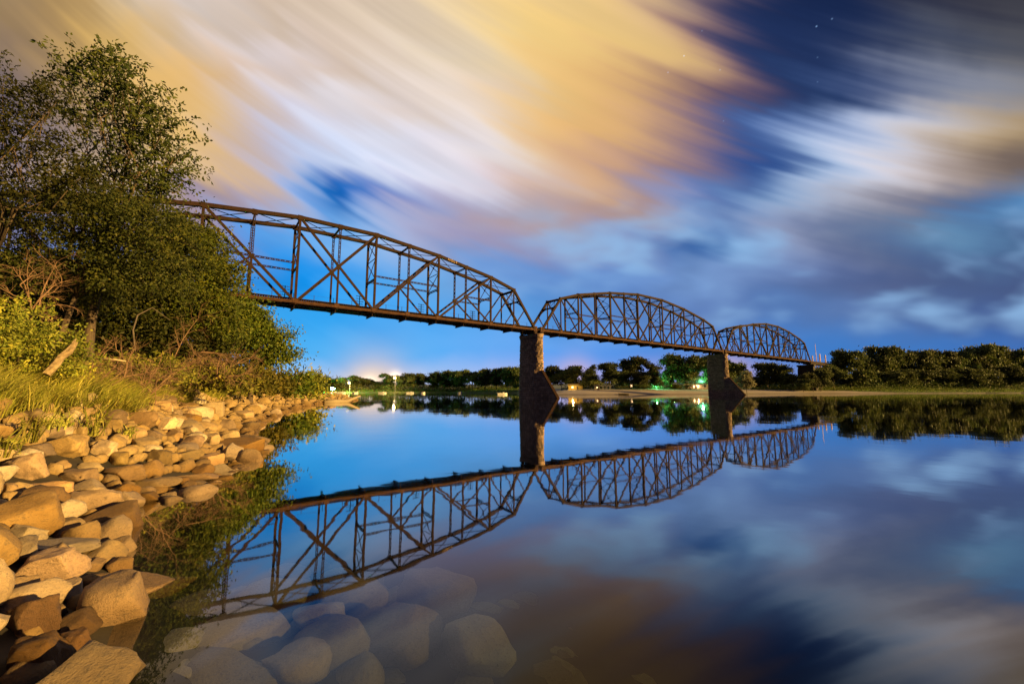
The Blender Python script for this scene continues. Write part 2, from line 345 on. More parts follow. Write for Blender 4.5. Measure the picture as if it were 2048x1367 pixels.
def rockmat(name, tones, low_dark=.9):
    b = MatB(name); oi = b.n('ShaderNodeObjectInfo')
    n1 = b.noise(1.5, 7, .62); n2 = b.noise(6.5, 7, .66); n3 = b.noise(26, 5, .6)
    col = b.ramp(n1, [(.25, tones[0]), (.48, tones[1]), (.75, tones[2])])
    col = b.mix(b.ramp(n2, [(.50, (0, 0, 0)), (.70, (.75, .75, .75))]), col, (*tones[3], 1))
    col = b.mix(b.ramp(n3, [(.55, (0, 0, 0)), (.72, (.45, .45, .45))]), col, (.07, .055, .045, 1))
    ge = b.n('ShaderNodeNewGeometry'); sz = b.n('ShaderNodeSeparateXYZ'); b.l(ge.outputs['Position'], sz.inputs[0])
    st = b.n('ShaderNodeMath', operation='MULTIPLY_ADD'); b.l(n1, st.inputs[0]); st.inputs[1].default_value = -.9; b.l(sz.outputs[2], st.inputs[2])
    wl = b.n('ShaderNodeMapRange', interpolation_type='SMOOTHSTEP'); b.l(st.outputs[0], wl.inputs[0]); wl.inputs[1].default_value = -.42; wl.inputs[2].default_value = .32; wl.inputs[3].default_value = low_dark; wl.inputs[4].default_value = 0  # rock colour gets darker towards the waterline
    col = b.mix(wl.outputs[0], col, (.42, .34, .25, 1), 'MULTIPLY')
    wn = b.n('ShaderNodeTexWhiteNoise', noise_dimensions='1D'); b.l(oi.outputs['Random'], wn.inputs['W'])
    col = b.mix(1.0, col, b.ramp(wn.outputs[0], [(0, (.74, .74, .78)), (.2, (1.15, 1.05, .82)), (.5, (1.08, .88, .60)), (.75, (1.25, 1.2, .95)), (.9, (.62, .5, .4)), (1, (.45, .36, .3))]), 'MULTIPLY')
    col = b.mix(1.0, col, oi.outputs['Color'], 'MULTIPLY')
    hs = b.n('ShaderNodeHueSaturation'); b.l(col, hs.inputs['Color'])
    mr = b.n('ShaderNodeMapRange'); b.l(oi.outputs['Random'], mr.inputs[0]); mr.inputs[3].default_value = .62; mr.inputs[4].default_value = 1.25
    b.l(mr.outputs[0], hs.inputs['Value'])
    mr2 = b.n('ShaderNodeMapRange'); b.l(oi.outputs['Random'], mr2.inputs[0]); mr2.inputs[3].default_value = 1.15; mr2.inputs[4].default_value = .65
    b.l(mr2.outputs[0], hs.inputs['Saturation'])
    ad = b.n('ShaderNodeMath', operation='MULTIPLY_ADD'); b.l(n3, ad.inputs[0]); ad.inputs[1].default_value = .35; b.l(n2, ad.inputs[2])
    b.bump(ad.outputs[0], .65, .045)
    return b.set(Base_Color=hs.outputs[0], Roughness=.85)
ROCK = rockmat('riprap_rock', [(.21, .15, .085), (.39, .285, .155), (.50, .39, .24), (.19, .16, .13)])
ROCKW = rockmat('sunken_rock', [(.26, .245, .21), (.36, .34, .30), (.43, .41, .37), (.22, .21, .18)], 0)

# ------------------------------------------------------------------ terrain
NEAR = np.array([(80, -60), (12, -9), (3, -2.4), (-1.2, 0.4), (-3.5, 3.4), (-4.3, 4.6), (-5.6, 6.3), (-7.4, 7.6), (-8.7, 9.4), (-9.6, 12.6), (-11.2, 17.3), (-14.6, 22), (-18, 27), (-21, 33), (-27.5, 47),
                 (-33.5, 63), (-38.6, 82), (-40.3, 104), (-46, 111), (-62, 113), (-90, 126), (-160, 160), (-420, 230), (-420, -300), (80, -300)], float)
FAR = np.array([(-900, 345), (-300, 338), (-140, 326), (-108, 334), (-52, 334), (0, 296), (10, 255), (20, 210), (40, 207), (74, 216), (111, 229), (151, 248), (201, 262), (279, 278), (395, 300), (700, 330), (1500, 500), (4500, 1200), (4500, 4500), (-4500, 4500), (-4500, 600)], float)
def sdist(poly, x, y):
    x = np.asarray(x, float); y = np.asarray(y, float); d = np.full(x.shape, 1e18); ins = np.zeros(x.shape, bool)
    for i in range(len(poly)):
        ax, ay = poly[i]; bx, by = poly[(i + 1) % len(poly)]
        ex, ey = bx - ax, by - ay
        t = np.clip(((x - ax) * ex + (y - ay) * ey) / (ex * ex + ey * ey), 0, 1)
        d = np.minimum(d, (x - ax - t * ex) ** 2 + (y - ay - t * ey) ** 2)
        c = (ay > y) != (by > y)
        with np.errstate(divide='ignore', invalid='ignore'):
            ins ^= c & (x < ex * (y - ay) / (by - ay if by != ay else 1e-9) + ax)
    return np.where(ins, 1, -1) * np.sqrt(d)
def wob(x, y, f, a):
    return a * (np.sin(x * f + 1.3 * np.sin(y * f * .7)) * np.cos(y * f * 1.1 + 2 + np.sin(x * f * .6)))
def terrain(x, y):
    x = np.asarray(x, float); y = np.asarray(y, float)
    sn = sdist(NEAR, x, y); sf = sdist(FAR, x, y)
    zn = np.interp(sn, [-60, -30, -12, -6, -3, -1, 0, 1, 2.5, 4.5, 6, 9, 14, 22, 40, 120], [-6, -4, -2.4, -1.35, -.75, -.3, 0, .42, 1.15, 2.2, 2.65, 3.7, 5.7, 7.3, 8.6, 9.5])
    lowf = np.clip((y - 55) / 45, 0, 1)
    zn = np.where(zn > 0, zn * (1 - .38 * lowf), zn)
    zf = np.interp(sf, [-60, -20, -5, 0, 2.5, 12, 28, 45, 70, 160, 500, 4000], [-6, -3, -.6, 0, .4, 1.7, 2.7, 3.3, 3.8, 5, 9, 60])
    hill = np.clip((x - 190) / 160, 0, 1) * np.clip((sf - 22) / 60, 0, 1) * 9
    z = np.maximum(zn, zf + hill)
    return z + np.where(sn > 0, wob(x, y, 1.7, .07) + wob(x, y, .6, .12) * np.clip(sn / 4, 0, 1), wob(x, y, .5, .05)) * np.clip(np.abs(np.maximum(sn, sf)) / 2, 0, 1)
def tz(x, y): return float(terrain(np.array([x]), np.array([y]))[0])

SOIL = mat('bank_soil', [(.3, (.016, .013, .009)), (.5, (.028, .021, .014)), (.7, (.05, .038, .023))], 1.6, .95, .6, .05, coord='Object')
SILT = mat('river_silt', [(.3, (.016, .017, .011)), (.7, (.035, .036, .024))], .8, .95, .3, .03)
def shoremat():
    b = MatB('far_shore_ground'); ge = b.n('ShaderNodeNewGeometry'); sx_ = b.n('ShaderNodeSeparateXYZ'); b.l(ge.outputs['Position'], sx_.inputs[0])
    n1 = b.noise(.12, 6, .6); n2 = b.noise(.9, 6, .6)
    sand = b.ramp(n2, [(.3, (.28, .235, .20)), (.7, (.38, .325, .28))])
    wet = b.n('ShaderNodeMapRange'); b.l(sx_.outputs[2], wet.inputs[0]); wet.inputs[1].default_value = .25; wet.inputs[2].default_value = .7; wet.inputs[3].default_value = .75; wet.inputs[4].default_value = 0
    sand = b.mix(wet.outputs[0], sand, (.45, .42, .40, 1), 'MULTIPLY')
    grass = b.ramp(n2, [(.3, (.05, .07, .02)), (.7, (.11, .12, .04))])
    ad = b.n('ShaderNodeMath', operation='MULTIPLY_ADD'); b.l(n1, ad.inputs[0]); ad.inputs[1].default_value = 1.6; b.l(sx_.outputs[2], ad.inputs[2])
    ex = b.n('ShaderNodeMapRange'); b.l(sx_.outputs[0], ex.inputs[0]); ex.inputs[1].default_value = 205; ex.inputs[2].default_value = 270; ex.inputs[3].default_value = 0; ex.inputs[4].default_value = 2.3
    a2 = b.n('ShaderNodeMath'); b.l(ad.outputs[0], a2.inputs[0]); b.l(ex.outputs[0], a2.inputs[1]); ad = a2
    f = b.n('ShaderNodeMapRange'); b.l(ad.outputs[0], f.inputs[0]); f.inputs[1].default_value = 3.25; f.inputs[2].default_value = 3.6
    return b, sand, grass, f.outputs[0]
b_, sand_, grass_, f_ = shoremat(); SHORE = b_.set(Base_Color=b_.mix(f_, sand_, grass_), Roughness=.95)
GRASSG = mat('grassy_ground', [(.3, (.045, .06, .018)), (.55, (.085, .10, .032)), (.75, (.13, .115, .05))], .5, .95)

def build_ground():
    rr = np.concatenate([np.geomspace(.6, 60, 150), np.linspace(62, 185, 42), np.linspace(187, 420, 118), np.geomspace(430, 4200, 36)])
    az = np.concatenate([np.linspace(-75, 60, 400), np.linspace(62, 283, 90)]); az = np.radians(az)
    A, RR = np.meshgrid(az, rr); x = RR * np.sin(A); y = RR * np.cos(A)
    z = terrain(x, y); v = np.stack([x, y, z], -1).reshape(-1, 3)
    nr, na = x.shape
    i, j = np.meshgrid(np.arange(nr - 1), np.arange(na), indexing='ij'); j2 = (j + 1) % na
    q = np.stack([i * na + j, i * na + j2, (i + 1) * na + j2, (i + 1) * na + j], -1).reshape(-1, 4)[:, ::-1]
    c = v[q].mean(1); sn = sdist(NEAR, c[:, 0], c[:, 1]); sf = sdist(FAR, c[:, 0], c[:, 1])
    def sub(name, m, mt):
        qq = q[m]; u, inv = np.unique(qq, return_inverse=True)
        return link(name, raw_mesh(name, v[u], inv.reshape(-1, 4), mt, True), kind='structure')
    nb = sn > -.4; fb = (sf > -.8) & ~nb
    beach = fb & (c[:, 0] > 5) & (sf < 60)
    a = sub('riverbank', nb, SOIL); b = sub('river_bed', ~nb & ~fb, SILT)
    e = sub('sand_beach', beach, SHORE); d = sub('far_shore', fb & ~beach, GRASSG)
    return a, b, d, e
BANK, BED, FSHORE, BEACH = build_ground()

# ------------------------------------------------------------------ water
def water():
    b = MatB('river_water'); t = b.t; t.nodes.remove(b.b); out = t.nodes['Material Output']
    bump = b.n('ShaderNodeBump'); bump.inputs['Strength'].default_value = .05; bump.inputs['Distance'].default_value = .12
    b.l(b.noise(.35, 3, .5, 'Object', (1, 1, 1)), bump.inputs['Height'])
    lw = b.n('ShaderNodeLayerWeight'); b.l(bump.outputs[0], lw.inputs['Normal']); lw.inputs['Blend'].default_value = .5
    fr = b.n('ShaderNodeValToRGB'); cr = fr.color_ramp; cr.interpolation = 'B_SPLINE'          # reflectance against angle: a mirror at a low angle, clear when looked into
    while len(cr.elements) < 7: cr.elements.new(.5)
    for e, (p, v) in zip(cr.elements, ((0, .02), (.3, .03), (.45, .04), (.57, .085), (.69, .44), (.83, .82), (1, .98))): e.position = p; e.color = (v, v, v, 1)
    b.l(lw.outputs['Facing'], fr.inputs[0])
    gl = b.n('ShaderNodeBsdfGlossy'); b.l(b.ramp(b.noise(1.0, 4, .55, 'Object', (.012, .07, 1)), [(.35, (.018,) * 3), (.55, (.03,) * 3), (.75, (.075,) * 3)]), gl.inputs['Roughness']); gl.inputs['Color'].default_value = (.97, .97, .97, 1); b.l(bump.outputs[0], gl.inputs['Normal'])
    tr = b.n('ShaderNodeBsdfTransparent'); tr.inputs[0].default_value = (.96, .96, .93, 1)
    mx = b.n('ShaderNodeMixShader'); b.l(fr.outputs[0], mx.inputs[0]); b.l(tr.outputs[0], mx.inputs[1]); b.l(gl.outputs[0], mx.inputs[2])
    b.l(mx.outputs[0], out.inputs['Surface'])
    va = b.n('ShaderNodeVolumeAbsorption'); va.inputs['Color'].default_value = (.66, .68, .46, 1); va.inputs['Density'].default_value = 1.15
    b.l(va.outputs[0], out.inputs['Volume']); return b.m
w = MB(); w.box((0, 180, -5), (900, 420, 5)); o = w.obj('river', water(), kind='structure')

# ------------------------------------------------------------------ bridge
PSI = .641; U = np.array([math.cos(PSI), math.sin(PSI), 0]); V = np.array([-math.sin(PSI), math.cos(PSI), 0])
P0 = np.array([9.84, 130.97, 0]); ZB = 22.08; SPAN = 121.92; GAP = 2.86; PW = SPAN / 14; TW = 6.81
def brp(t, wv, z): return P0 + U * t + V * wv + np.array([0, 0, z])
HT = {1: 11.86, 2: 14.43, 4: 17.66, 6: 19.56, 8: 19.56, 10: 17.66, 12: 14.43, 13: 11.86}
def ht(i):
    if i in HT: return HT[i]
    return (HT[i - 1] + HT[i + 1]) / 2
MIDZ = {3: HT[2] / 2, 5: HT[4] / 2, 7: HT[6] / 2, 9: HT[10] / 2, 11: HT[12] / 2}
def make_span():
    root = empty('truss_span', brp(-SPAN - GAP, 0, ZB), PSI, label='longest looking rusty truss span, from behind the left trees to the nearer pier', cat='bridge span', group='steel truss spans of the railway bridge')
    def part(name, fn, m=STEEL, parent=root, **k):
        b = MB(); fn(b); return b.obj(name, m, parent, **k)
    Y = (0, 1, 0)
    for y in (0, TW):
        B = lambda i, y=y: (i * PW, y, 0)
        T = lambda i, y=y: (i * PW, y, ht(i))
        Mi = lambda i, y=y: (i * PW, y, MIDZ[i])
        nodes = [1, 2, 4, 6, 8, 10, 12, 13]
        def top(b):
            for a, c in zip(nodes[:-1], nodes[1:]):
                b.beam(T(a), T(c), .62, .78)
                d = np.array(T(c)) - np.array(T(a)); d /= np.linalg.norm(d); nrm = np.cross(d, (0, 1, 0)) * -1
                b.beam(np.array(T(a)) + nrm * .40, np.array(T(c)) + nrm * .40, .74, .05)
                for i in range(a, c + 1):
                    b.box(np.array(T(i)) + (0, 0, -.12), (.52, .345, .55))
        part('top_chord', top)
        def bot(b):
            b.beam(B(0), B(14), .5, .16); b.beam((0, y, .28), (SPAN, y, .28), .46, .09); b.beam((0, y, -.27), (SPAN, y, -.27), .46, .09)
            b.beam((0, y, .0), (SPAN, y, .0), .3, .5)
            for i in range(15): b.box((i * PW, y, .16), (.55 if 0 < i < 14 else .7, .28, .42 if 0 < i < 14 else .9))
        part('bottom_chord', bot, STEEL_LIT)
        for a, c in ((0, 1), (14, 13)):
            part('end_post', lambda b: b.beam(B(a), T(c), .62, .72))
            part('hanger', lambda b: b.beam(B(c), T(c), .3, .34))
            m_ = (np.array(B(a)) + np.array(T(c))) / 2
            part('knee_strut', lambda b: b.beam(m_, B(c), .26, .26))
            part('diagonal', lambda b, i=2 if c == 1 else 12: b.beam(T(c), B(i), .32, .34))
        for i in (2, 4, 6, 8, 10, 12): part('vertical_post', lambda b: b.beam(B(i), T(i), .42, .5))
        for i in (3, 5, 7, 9, 11):
            part('vertical_post', lambda b: b.beam(B(i), Mi(i), .36, .4))
            part('laced_post', lambda b: b.laced(Mi(i), T(i), .5, .34, (1, 0, 0), Y))
        for a, c in ((2, 4), (4, 6), (6, 8), (8, 6), (10, 8), (12, 10)):
            part('diagonal', lambda b: (b.beam(T(a), B(c), .40, .52), b.box(Mi((a + c) // 2), (.5, .24, .42))))
        for a, c in ((3, 2), (5, 4), (9, 10), (11, 12)): part('sub_strut', lambda b: b.beam(Mi(a), B(c), .3, .38))
        for a, c, z in ((4, 6, MIDZ[5]), (8, 10, MIDZ[9]), (2, 3, MIDZ[3]), (11, 12, MIDZ[11])):
            part('longitudinal_strut', lambda b: b.laced((a * PW, y, z), (c * PW, y, z), .42, .3, (0, 0, 1), Y))
    # bracing between the two trusses
    for i in range(1, 14):
        z = ht(i)
        part('cross_strut', lambda b: b.laced((i * PW, 0, z - .25), (i * PW, TW, z - .25), .5, .25, (0, 0, 1), (1, 0, 0)))
        if i < 13:
            z2 = ht(i + 1)
            part('lateral_brace', lambda b: (b.beam((i * PW, 0, z - .2), ((i + 1) * PW, TW, z2 - .2), .13, .13), b.beam((i * PW, TW, z - .2), ((i + 1) * PW, 0, z2 - .2), .13, .13)), STEELD)
    for i in (2, 4, 6, 8, 10, 12):
        z1 = ht(i) - .5; z0 = 8.1; n = 2 if z1 - z0 > 7 else 1
        def sway(b):
            b.laced((i * PW, 0, z0), (i * PW, TW, z0), .55, .25, (0, 0, 1), (1, 0, 0))
            for k in range(n):
                a = z0 + (z1 - z0) * k / n; c = z0 + (z1 - z0) * (k + 1) / n
                b.beam((i * PW, 0, a), (i * PW, TW, c), .14, .14, (1, 0, 0)); b.beam((i * PW, TW, a), (i * PW, 0, c), .14, .14, (1, 0, 0))
                b.box((i * PW, TW / 2, (a + c) / 2), (.06, .3, .3))
                if k: b.beam((i * PW, 0, a), (i * PW, TW, a), .14, .14, (1, 0, 0))
            for y, s in ((0, 1), (TW, -1)): b.beam((i * PW, y, z0 - 1.1), (i * PW, y + s * 1.3, z0 - .2), .12, .16, (1, 0, 0))
        part('sway_frame', sway)
    for a, c in ((0, 1), (14, 13)):
        def portal(b):
            e = lambda f, yy: np.array((a * PW + (c - a) * PW * f, yy, HT[c] * f))
            b.beam(e(.97, 0), e(.97, TW), .3, .5, (1, 0, 0)); b.beam(e(.72, 0), e(.72, TW), .3, .45, (1, 0, 0))
            for k in range(6):
                y0, y1 = TW * k / 6, TW * (k + 1) / 6
                b.beam(e(.74 if k % 2 else .95, y0), e(.95 if k % 2 else .74, y1), .1, .12, (1, 0, 0))
            for s in (0, 1):            # curved knee braces
                prevp = None
                for k in range(7):
                    q = k / 6 * math.pi / 2
                    yy = .25 + 1.9 * (1 - math.cos(q)); f = .48 + .23 * math.sin(q)
                    p = e(f, yy if s == 0 else TW - yy)
                    if prevp is not None: b.beam(prevp, p, .28, .34, (1, 0, 0))
                    prevp = p
        part('portal_frame', portal)
    # floor
    for i in range(15):
        part('floor_beam', lambda b: (b.beam((i * PW, 1.0, -.7), (i * PW, TW - 1.0, -.6), .12, 1.2, (1, 0, 0)), b.beam((i * PW, .9, -1.2), (i * PW, TW - .9, -1.2), .42, .06, (1, 0, 0)), b.beam((i * PW, .2, 0), (i * PW, TW - .2, 0), .42, .3, (1, 0, 0))), STEELD)
    for y in (TW / 2 - 1.35, TW / 2 + 1.35):
        part('stringer', lambda b: (b.beam((0, y, .1), (SPAN, y, .1), .1, 1.3), b.beam((0, y, .74), (SPAN, y, .74), .34, .06), b.beam((0, y, -.56), (SPAN, y, -.56), .34, .06)), STEELD)
    for y in (TW / 2 - .75, TW / 2 + .75):
        part('rail', lambda b: (b.beam((0, y, 1.10), (SPAN, y, 1.10), .07, .15), b.beam((0, y, 1.03), (SPAN, y, 1.03), .14, .03)), STEEL)
    def ties(b):
        n = int(SPAN / .48)
        for k in range(n): b.box((.3 + k * .48, TW / 2, .89), (.125, 1.75, .12))
        for y in (TW / 2 - 1.6, TW / 2 + 1.6): b.beam((0, y, 1.1), (SPAN, y, 1.1), .2, .18)
        b.beam((0, TW / 2 - 2.15, .98), (SPAN, TW / 2 - 2.15, .98), .75, .06)
    part('crossties', ties, TIMBER, kind='stuff')
    pm = None
    for k in range(29):
        x = 1.6 + k * 4.2
        if pm is None:
            b = MB(); b.box((0, 0, .55), (.045, .045, .6)); pm = b.mesh('railing_post', STEELD)
        link('railing_post', pm, root, (x, TW / 2 - 2.5, .95))
    part('handrail', lambda b: b.beam((1.6, TW / 2 - 2.5, 2.02), (1.6 + 28 * 4.2, TW / 2 - 2.5, 2.02), .025, .025), STEELD)
    # old wire brackets on the outside of the far truss
    for i in (2, 4, 6, 8, 10, 12):
        x = i * PW - 1.1; y = TW + 1.9
        def wires(b):
            b.beam((x, y, -.2), (x, y, 5.3), .13, .16); b.beam((x, TW, .2), (x, y, .2), .14, .18, (1, 0, 0)); b.beam((x, TW, -.3), (x, y, 1.2), .08, .08, (1, 0, 0))
            for k in range(5):
                z = 2.4 + k * .68; b.beam((x - .95, y, z), (x + .95, y, z), .1, .1)
                for xx in (-.85, -.5, .5, .85): b.beam((x + xx, y, z + .04), (x + xx, y, z + .24), .06, .06)
        part('wire_crossarm', wires, STEELD)
    for i in range(14):
        part('bottom_brace', lambda b: (b.beam((i * PW, .2, -.45), ((i + 1) * PW, TW - .2, -.45), .14, .1), b.beam((i * PW, TW - .2, -.52), ((i + 1) * PW, .2, -.52), .14, .1)), STEEL)
    for x in (0, SPAN):
        for y in (0, TW):
            part('bearing_shoe', lambda b: (b.box((x, y, -.75), (.38, .36, .42)), b.box((x, y, -1.28), (.62, .5, .14))), STEEL)
    return root
span = make_span()
# faded letters sprayed on the near upper chord
fc = bpy.data.curves.new('graffiti', 'FONT'); fc.body = 'HOLY'; fc.size = 1.0; fc.extrude = .006; fc.space_character = 1.25
fc.materials.append(mat('faded_paint', [(.3, (.36, .24, .14)), (.7, (.5, .36, .22))], 4, .8))
tmp = link('graffiti_text', fc); gm = bpy.data.meshes.new_from_object(tmp.evaluated_get(bpy.context.evaluated_depsgraph_get())); bpy.data.objects.remove(tmp)
g = link('graffiti', gm, span)
xa, xb = 10 * PW, 12 * PW; za, zb_ = ht(10), ht(12); sl_ = math.atan2(zb_ - za, xb - xa)
g.location = (xa + 2.6, -.325, za + math.tan(sl_) * 2.6 - .34); g.rotation_euler = (math.pi / 2, -sl_, 0)
span2 = copy_tree(span, brp(0, 0, ZB), PSI, label='middle rusty steel truss span, between the nearer and the farther stone piers')
span3 = copy_tree(span, brp(SPAN + GAP, 0, ZB), PSI, label='farthest and smallest looking rusty steel truss span, ending at the trees on the right bank')
for s_ in (span2, span3):
    for o in list(COL.objects):
        if o.parent is s_ and o.name.startswith('graffiti'): bpy.data.objects.remove(o)

# ------------------------------------------------------------------ piers
def make_pier(t0, label, near0=-1.0, far=8.3, htop=20.65, seed=1):
    rng = random.Random(seed)
    root = empty('stone_pier', brp(t0, TW / 2, 0), PSI, label=label, cat='bridge pier', group='stone piers of the railway bridge')
    # local x along the bridge, y towards the far side; centre at TW/2
    ya, yb = near0 - TW / 2, far - TW / 2
    def outline(z, grow=0.0):
        hw = 2.05 - .45 * (z / htop) + grow; k = .35 * (1 - z / htop) + grow; pts = []
        a, b = ya + hw * 1.15 - k, yb - hw * .6 + k
        for i in range(17):
            q = math.pi + math.pi * i / 16; pts.append((hw * math.cos(q), a + hw * 1.4 * math.sin(q)))
        for i in range(17):
            q = math.pi * i / 16; pts.append((hw * math.cos(q), b + hw * .85 * math.sin(q)))
        return np.array(pts)
    core = MB(); zs = [-5, 0, 5, 10, 15, htop]
    n = 34; vv = []
    for z in zs: vv += [(x, y, z) for x, y in outline(max(z, 0), -.05)]
    ff = [(i * n + k, i * n + (k + 1) % n, (i + 1) * n + (k + 1) % n, (i + 1) * n + k) for i in range(len(zs) - 1) for k in range(n)] + [tuple((len(zs) - 1) * n + k for k in range(n))]
    core.add(vv, ff); core.obj('core', JOINT, root)
    st = MB()
    def block(p0, p1, z0, z1, nrm):
        dz = rng.uniform(0, .09); g_ = .03
        d = (p1 - p0); L = np.linalg.norm(d); d = d / max(L, 1e-6)
        a0, a1 = p0 + d * g_, p1 - d * g_; m_ = np.array(nrm) * (.03 + dz); q = .045
        v = []
        for p, e in ((a0, 1), (a1, -1)):
            for z, s in ((z0 + g_, 1), (z1 - g_, -1)):
                v.append((p[0] - nrm[0] * .05, p[1] - nrm[1] * .05, z)); v.append((p[0] + m_[0] + d[0] * e * q, p[1] + m_[1] + d[1] * e * q, z + s * q))
        # 0 in00 1 out00 2 in01 3 out01 4 in10 5 out10 6 in11 7 out11
        st.add(v, [(1, 5, 7, 3), (0, 4, 5, 1), (2, 3, 7, 6), (0, 1, 3, 2), (4, 6, 7, 5)])
    z = -.6; row = 0
    while z < htop - 1.0:
        h = rng.choice((.5, .58, .66)); o = outline(max(z, 0)); per = np.concatenate([o, o[:1]]); seg = np.linalg.norm(np.diff(per, axis=0), axis=1); cum = np.concatenate([[0], np.cumsum(seg)])
        s = rng.uniform(0, 1); cuts = []
        while s < cum[-1]: cuts.append(s); s += rng.uniform(.85, 1.6)
        P = lambda s: np.array([np.interp(s % cum[-1], cum, per[:, 0]), np.interp(s % cum[-1], cum, per[:, 1])])
        for k in range(len(cuts)):
            a, b = cuts[k], cuts[k + 1] if k + 1 < len(cuts) else cuts[0] + cum[-1]
            p0, p1 = P(a), P(b); d = p1 - p0; nn = np.array((d[1], -d[0])); nn /= max(np.linalg.norm(nn), 1e-6)
            block(p0, p1, z, z + h, nn)
        z += h
    st.obj('stone_course', PIER, root, kind='stuff')
    cap = MB()
    for z0, z1, g_ in ((htop - 1.0, htop - .45, .16), (htop - .45, htop, .30)):
        o0, o1 = outline(z0, g_), outline(z1, g_)
        cap.add([(x, y, z0) for x, y in o0] + [(x, y, z1) for x, y in o1], [(k, (k + 1) % n, n + (k + 1) % n, n + k) for k in range(n)] + [tuple(range(n))[::-1], tuple(n + k for k in range(n))])
    cap.obj('cap_stone', PIER, root)
    # ice breaker nose on the upstream (near) side
    zc = 8.7; y_in = ya + .9; y_top = ya - .75; y_bot = -9.0 - TW / 2
    nose = lambda z: y_top + (y_bot - y_top) * (1 - z / zc)
    hwn = .5
    cw = MB(); hb = 2.0
    v = [(-hb, y_in, -3), (hb, y_in, -3), (-hb + .1, y_in, zc), (hb - .1, y_in, zc), (-hwn, nose(-3), -3), (hwn, nose(-3), -3), (-hwn, nose(zc), zc), (hwn, nose(zc), zc)]
    cw.add(v, [(0, 2, 6, 4), (1, 5, 7, 3), (2, 3, 7, 6), (4, 6, 7, 5), (0, 1, 3, 2), (0, 4, 5, 1)]); cw.obj('cutwater', JOINT, root)
    st2 = MB(); st = st2
    for sgn in (-1, 1):
        z = -.6
        while z < zc - .05:
            h = min(rng.choice((.5, .58, .66)), zc - z)
            zm = z + h / 2; a = np.array((sgn * hb, y_in)); b = np.array((sgn * hwn, nose(z + h))); L = np.linalg.norm(b - a); s = rng.uniform(.3, 1.0); last = 0
            nn = np.array(((b - a)[1], -(b - a)[0])); nn /= np.linalg.norm(nn); nn = nn if nn[0] * sgn > 0 else -nn
            while last < L - .05:
                e = min(s, L)
                if sgn < 0: block(a + (b - a) * last / L, a + (b - a) * e / L, z, z + h, nn)
                else: block(a + (b - a) * e / L, a + (b - a) * last / L, z, z + h, nn)
                last = e; s += rng.uniform(.85, 1.6)
            z += h
    st2.obj('cutwater_stone', PIER, root, kind='stuff')
    pl = MB(); pl.beam((0, nose(-.8) - .06, -.8), (0, nose(zc) - .06, zc + .12), 2 * hwn + .12, .14, (1, 0, 0)); pl.obj('nose_plate', STEELD, root)
    cp_ = MB(); cp_.add([(-hb - .1, y_in, zc), (hb + .1, y_in, zc), (-hwn - .1, nose(zc), zc), (hwn + .1, nose(zc), zc), (-hb + .5, y_in, zc + .5), (hb - .5, y_in, zc + .5), (-.2, nose(zc) + .3, zc + .2), (.2, nose(zc) + .3, zc + .2)], [(0, 2, 6, 4), (1, 5, 7, 3), (2, 3, 7, 6), (4, 6, 7, 5)])
    cp_.obj('cutwater_cap', PIER, root)
    if seed == 1:
        ld = MB()
        for q in (-.2, .2): ld.beam((-.9 + q, yb + .2, htop - 1.2), (-.9 + q, yb + .2, htop + 1.2), .06, .06)
        for k in range(6): ld.beam((-1.1, yb + .2, htop - 1 + k * .4), (-.7, yb + .2, htop - 1 + k * .4), .05, .05)
        ld.obj('ladder', STEEL, root)
    return root
make_pier(-GAP / 2, 'tall brown stone pier with a sloping nose, the nearer and larger of the two', seed=1)
make_pier(SPAN + GAP / 2, 'farther stone pier with a sloping nose, at the edge of the sand beach', seed=2)
# end pier on the right bank and the girder that runs on from it
te = 2 * SPAN + 1.5 * GAP + .6
ep = empty('bank_pier', brp(te, TW / 2, 0), PSI, label='dark squat pier under the end of the farthest truss, half hidden by trees', cat='bridge pier')
b = MB()
for k in range(14): b.box((0, 0, 1.2 + k * 1.18), (2.4 - .04 * k, 5.6 - .06 * k, .57))
b.obj('stone_course', DARKST, ep, kind='stuff')
b = MB(); b.box((0, 0, 9.4), (1.7, 4.6, 9.3)); b.obj('core', DARKST, ep)
b = MB(); b.box((0, 0, 19.2), (2.1, 5.2, .6)); b.obj('cap_stone', DARKST, ep)
ag = empty('approach_girder', brp(te + .6, 0, ZB), PSI, label='dark plate girder carrying the track on from the farthest truss into the trees', cat='bridge span')
for y in (1.2, TW - 1.2):
    b = MB(); b.beam((.5, y, -.6), (60, y, -.6), .12, 2.0); b.beam((.5, y, .42), (60, y, .42), .5, .08); b.beam((.5, y, -1.62), (60, y, -1.62), .5, .08)
    for k in range(30): b.beam((1 + k * 2, y, -1.6), (1 + k * 2, y, .4), .3, .06)
    b.obj('plate_girder', STEELD, ag)
b = MB()
for k in range(120): b.box((.6 + k * .5, TW / 2, .6), (.125, 1.75, .12))
b.obj('crossties', TIMBER, ag, kind='stuff')
b = MB(); b.beam((.5, 1.0, 1.7), (60, 1.0, 1.7), .05, .05)
for k in range(15): b.beam((.8 + k * 4.2, 1.0, .5), (.8 + k * 4.2, 1.0, 1.75), .08, .08)
b.obj('handrail', STEELD, ag)

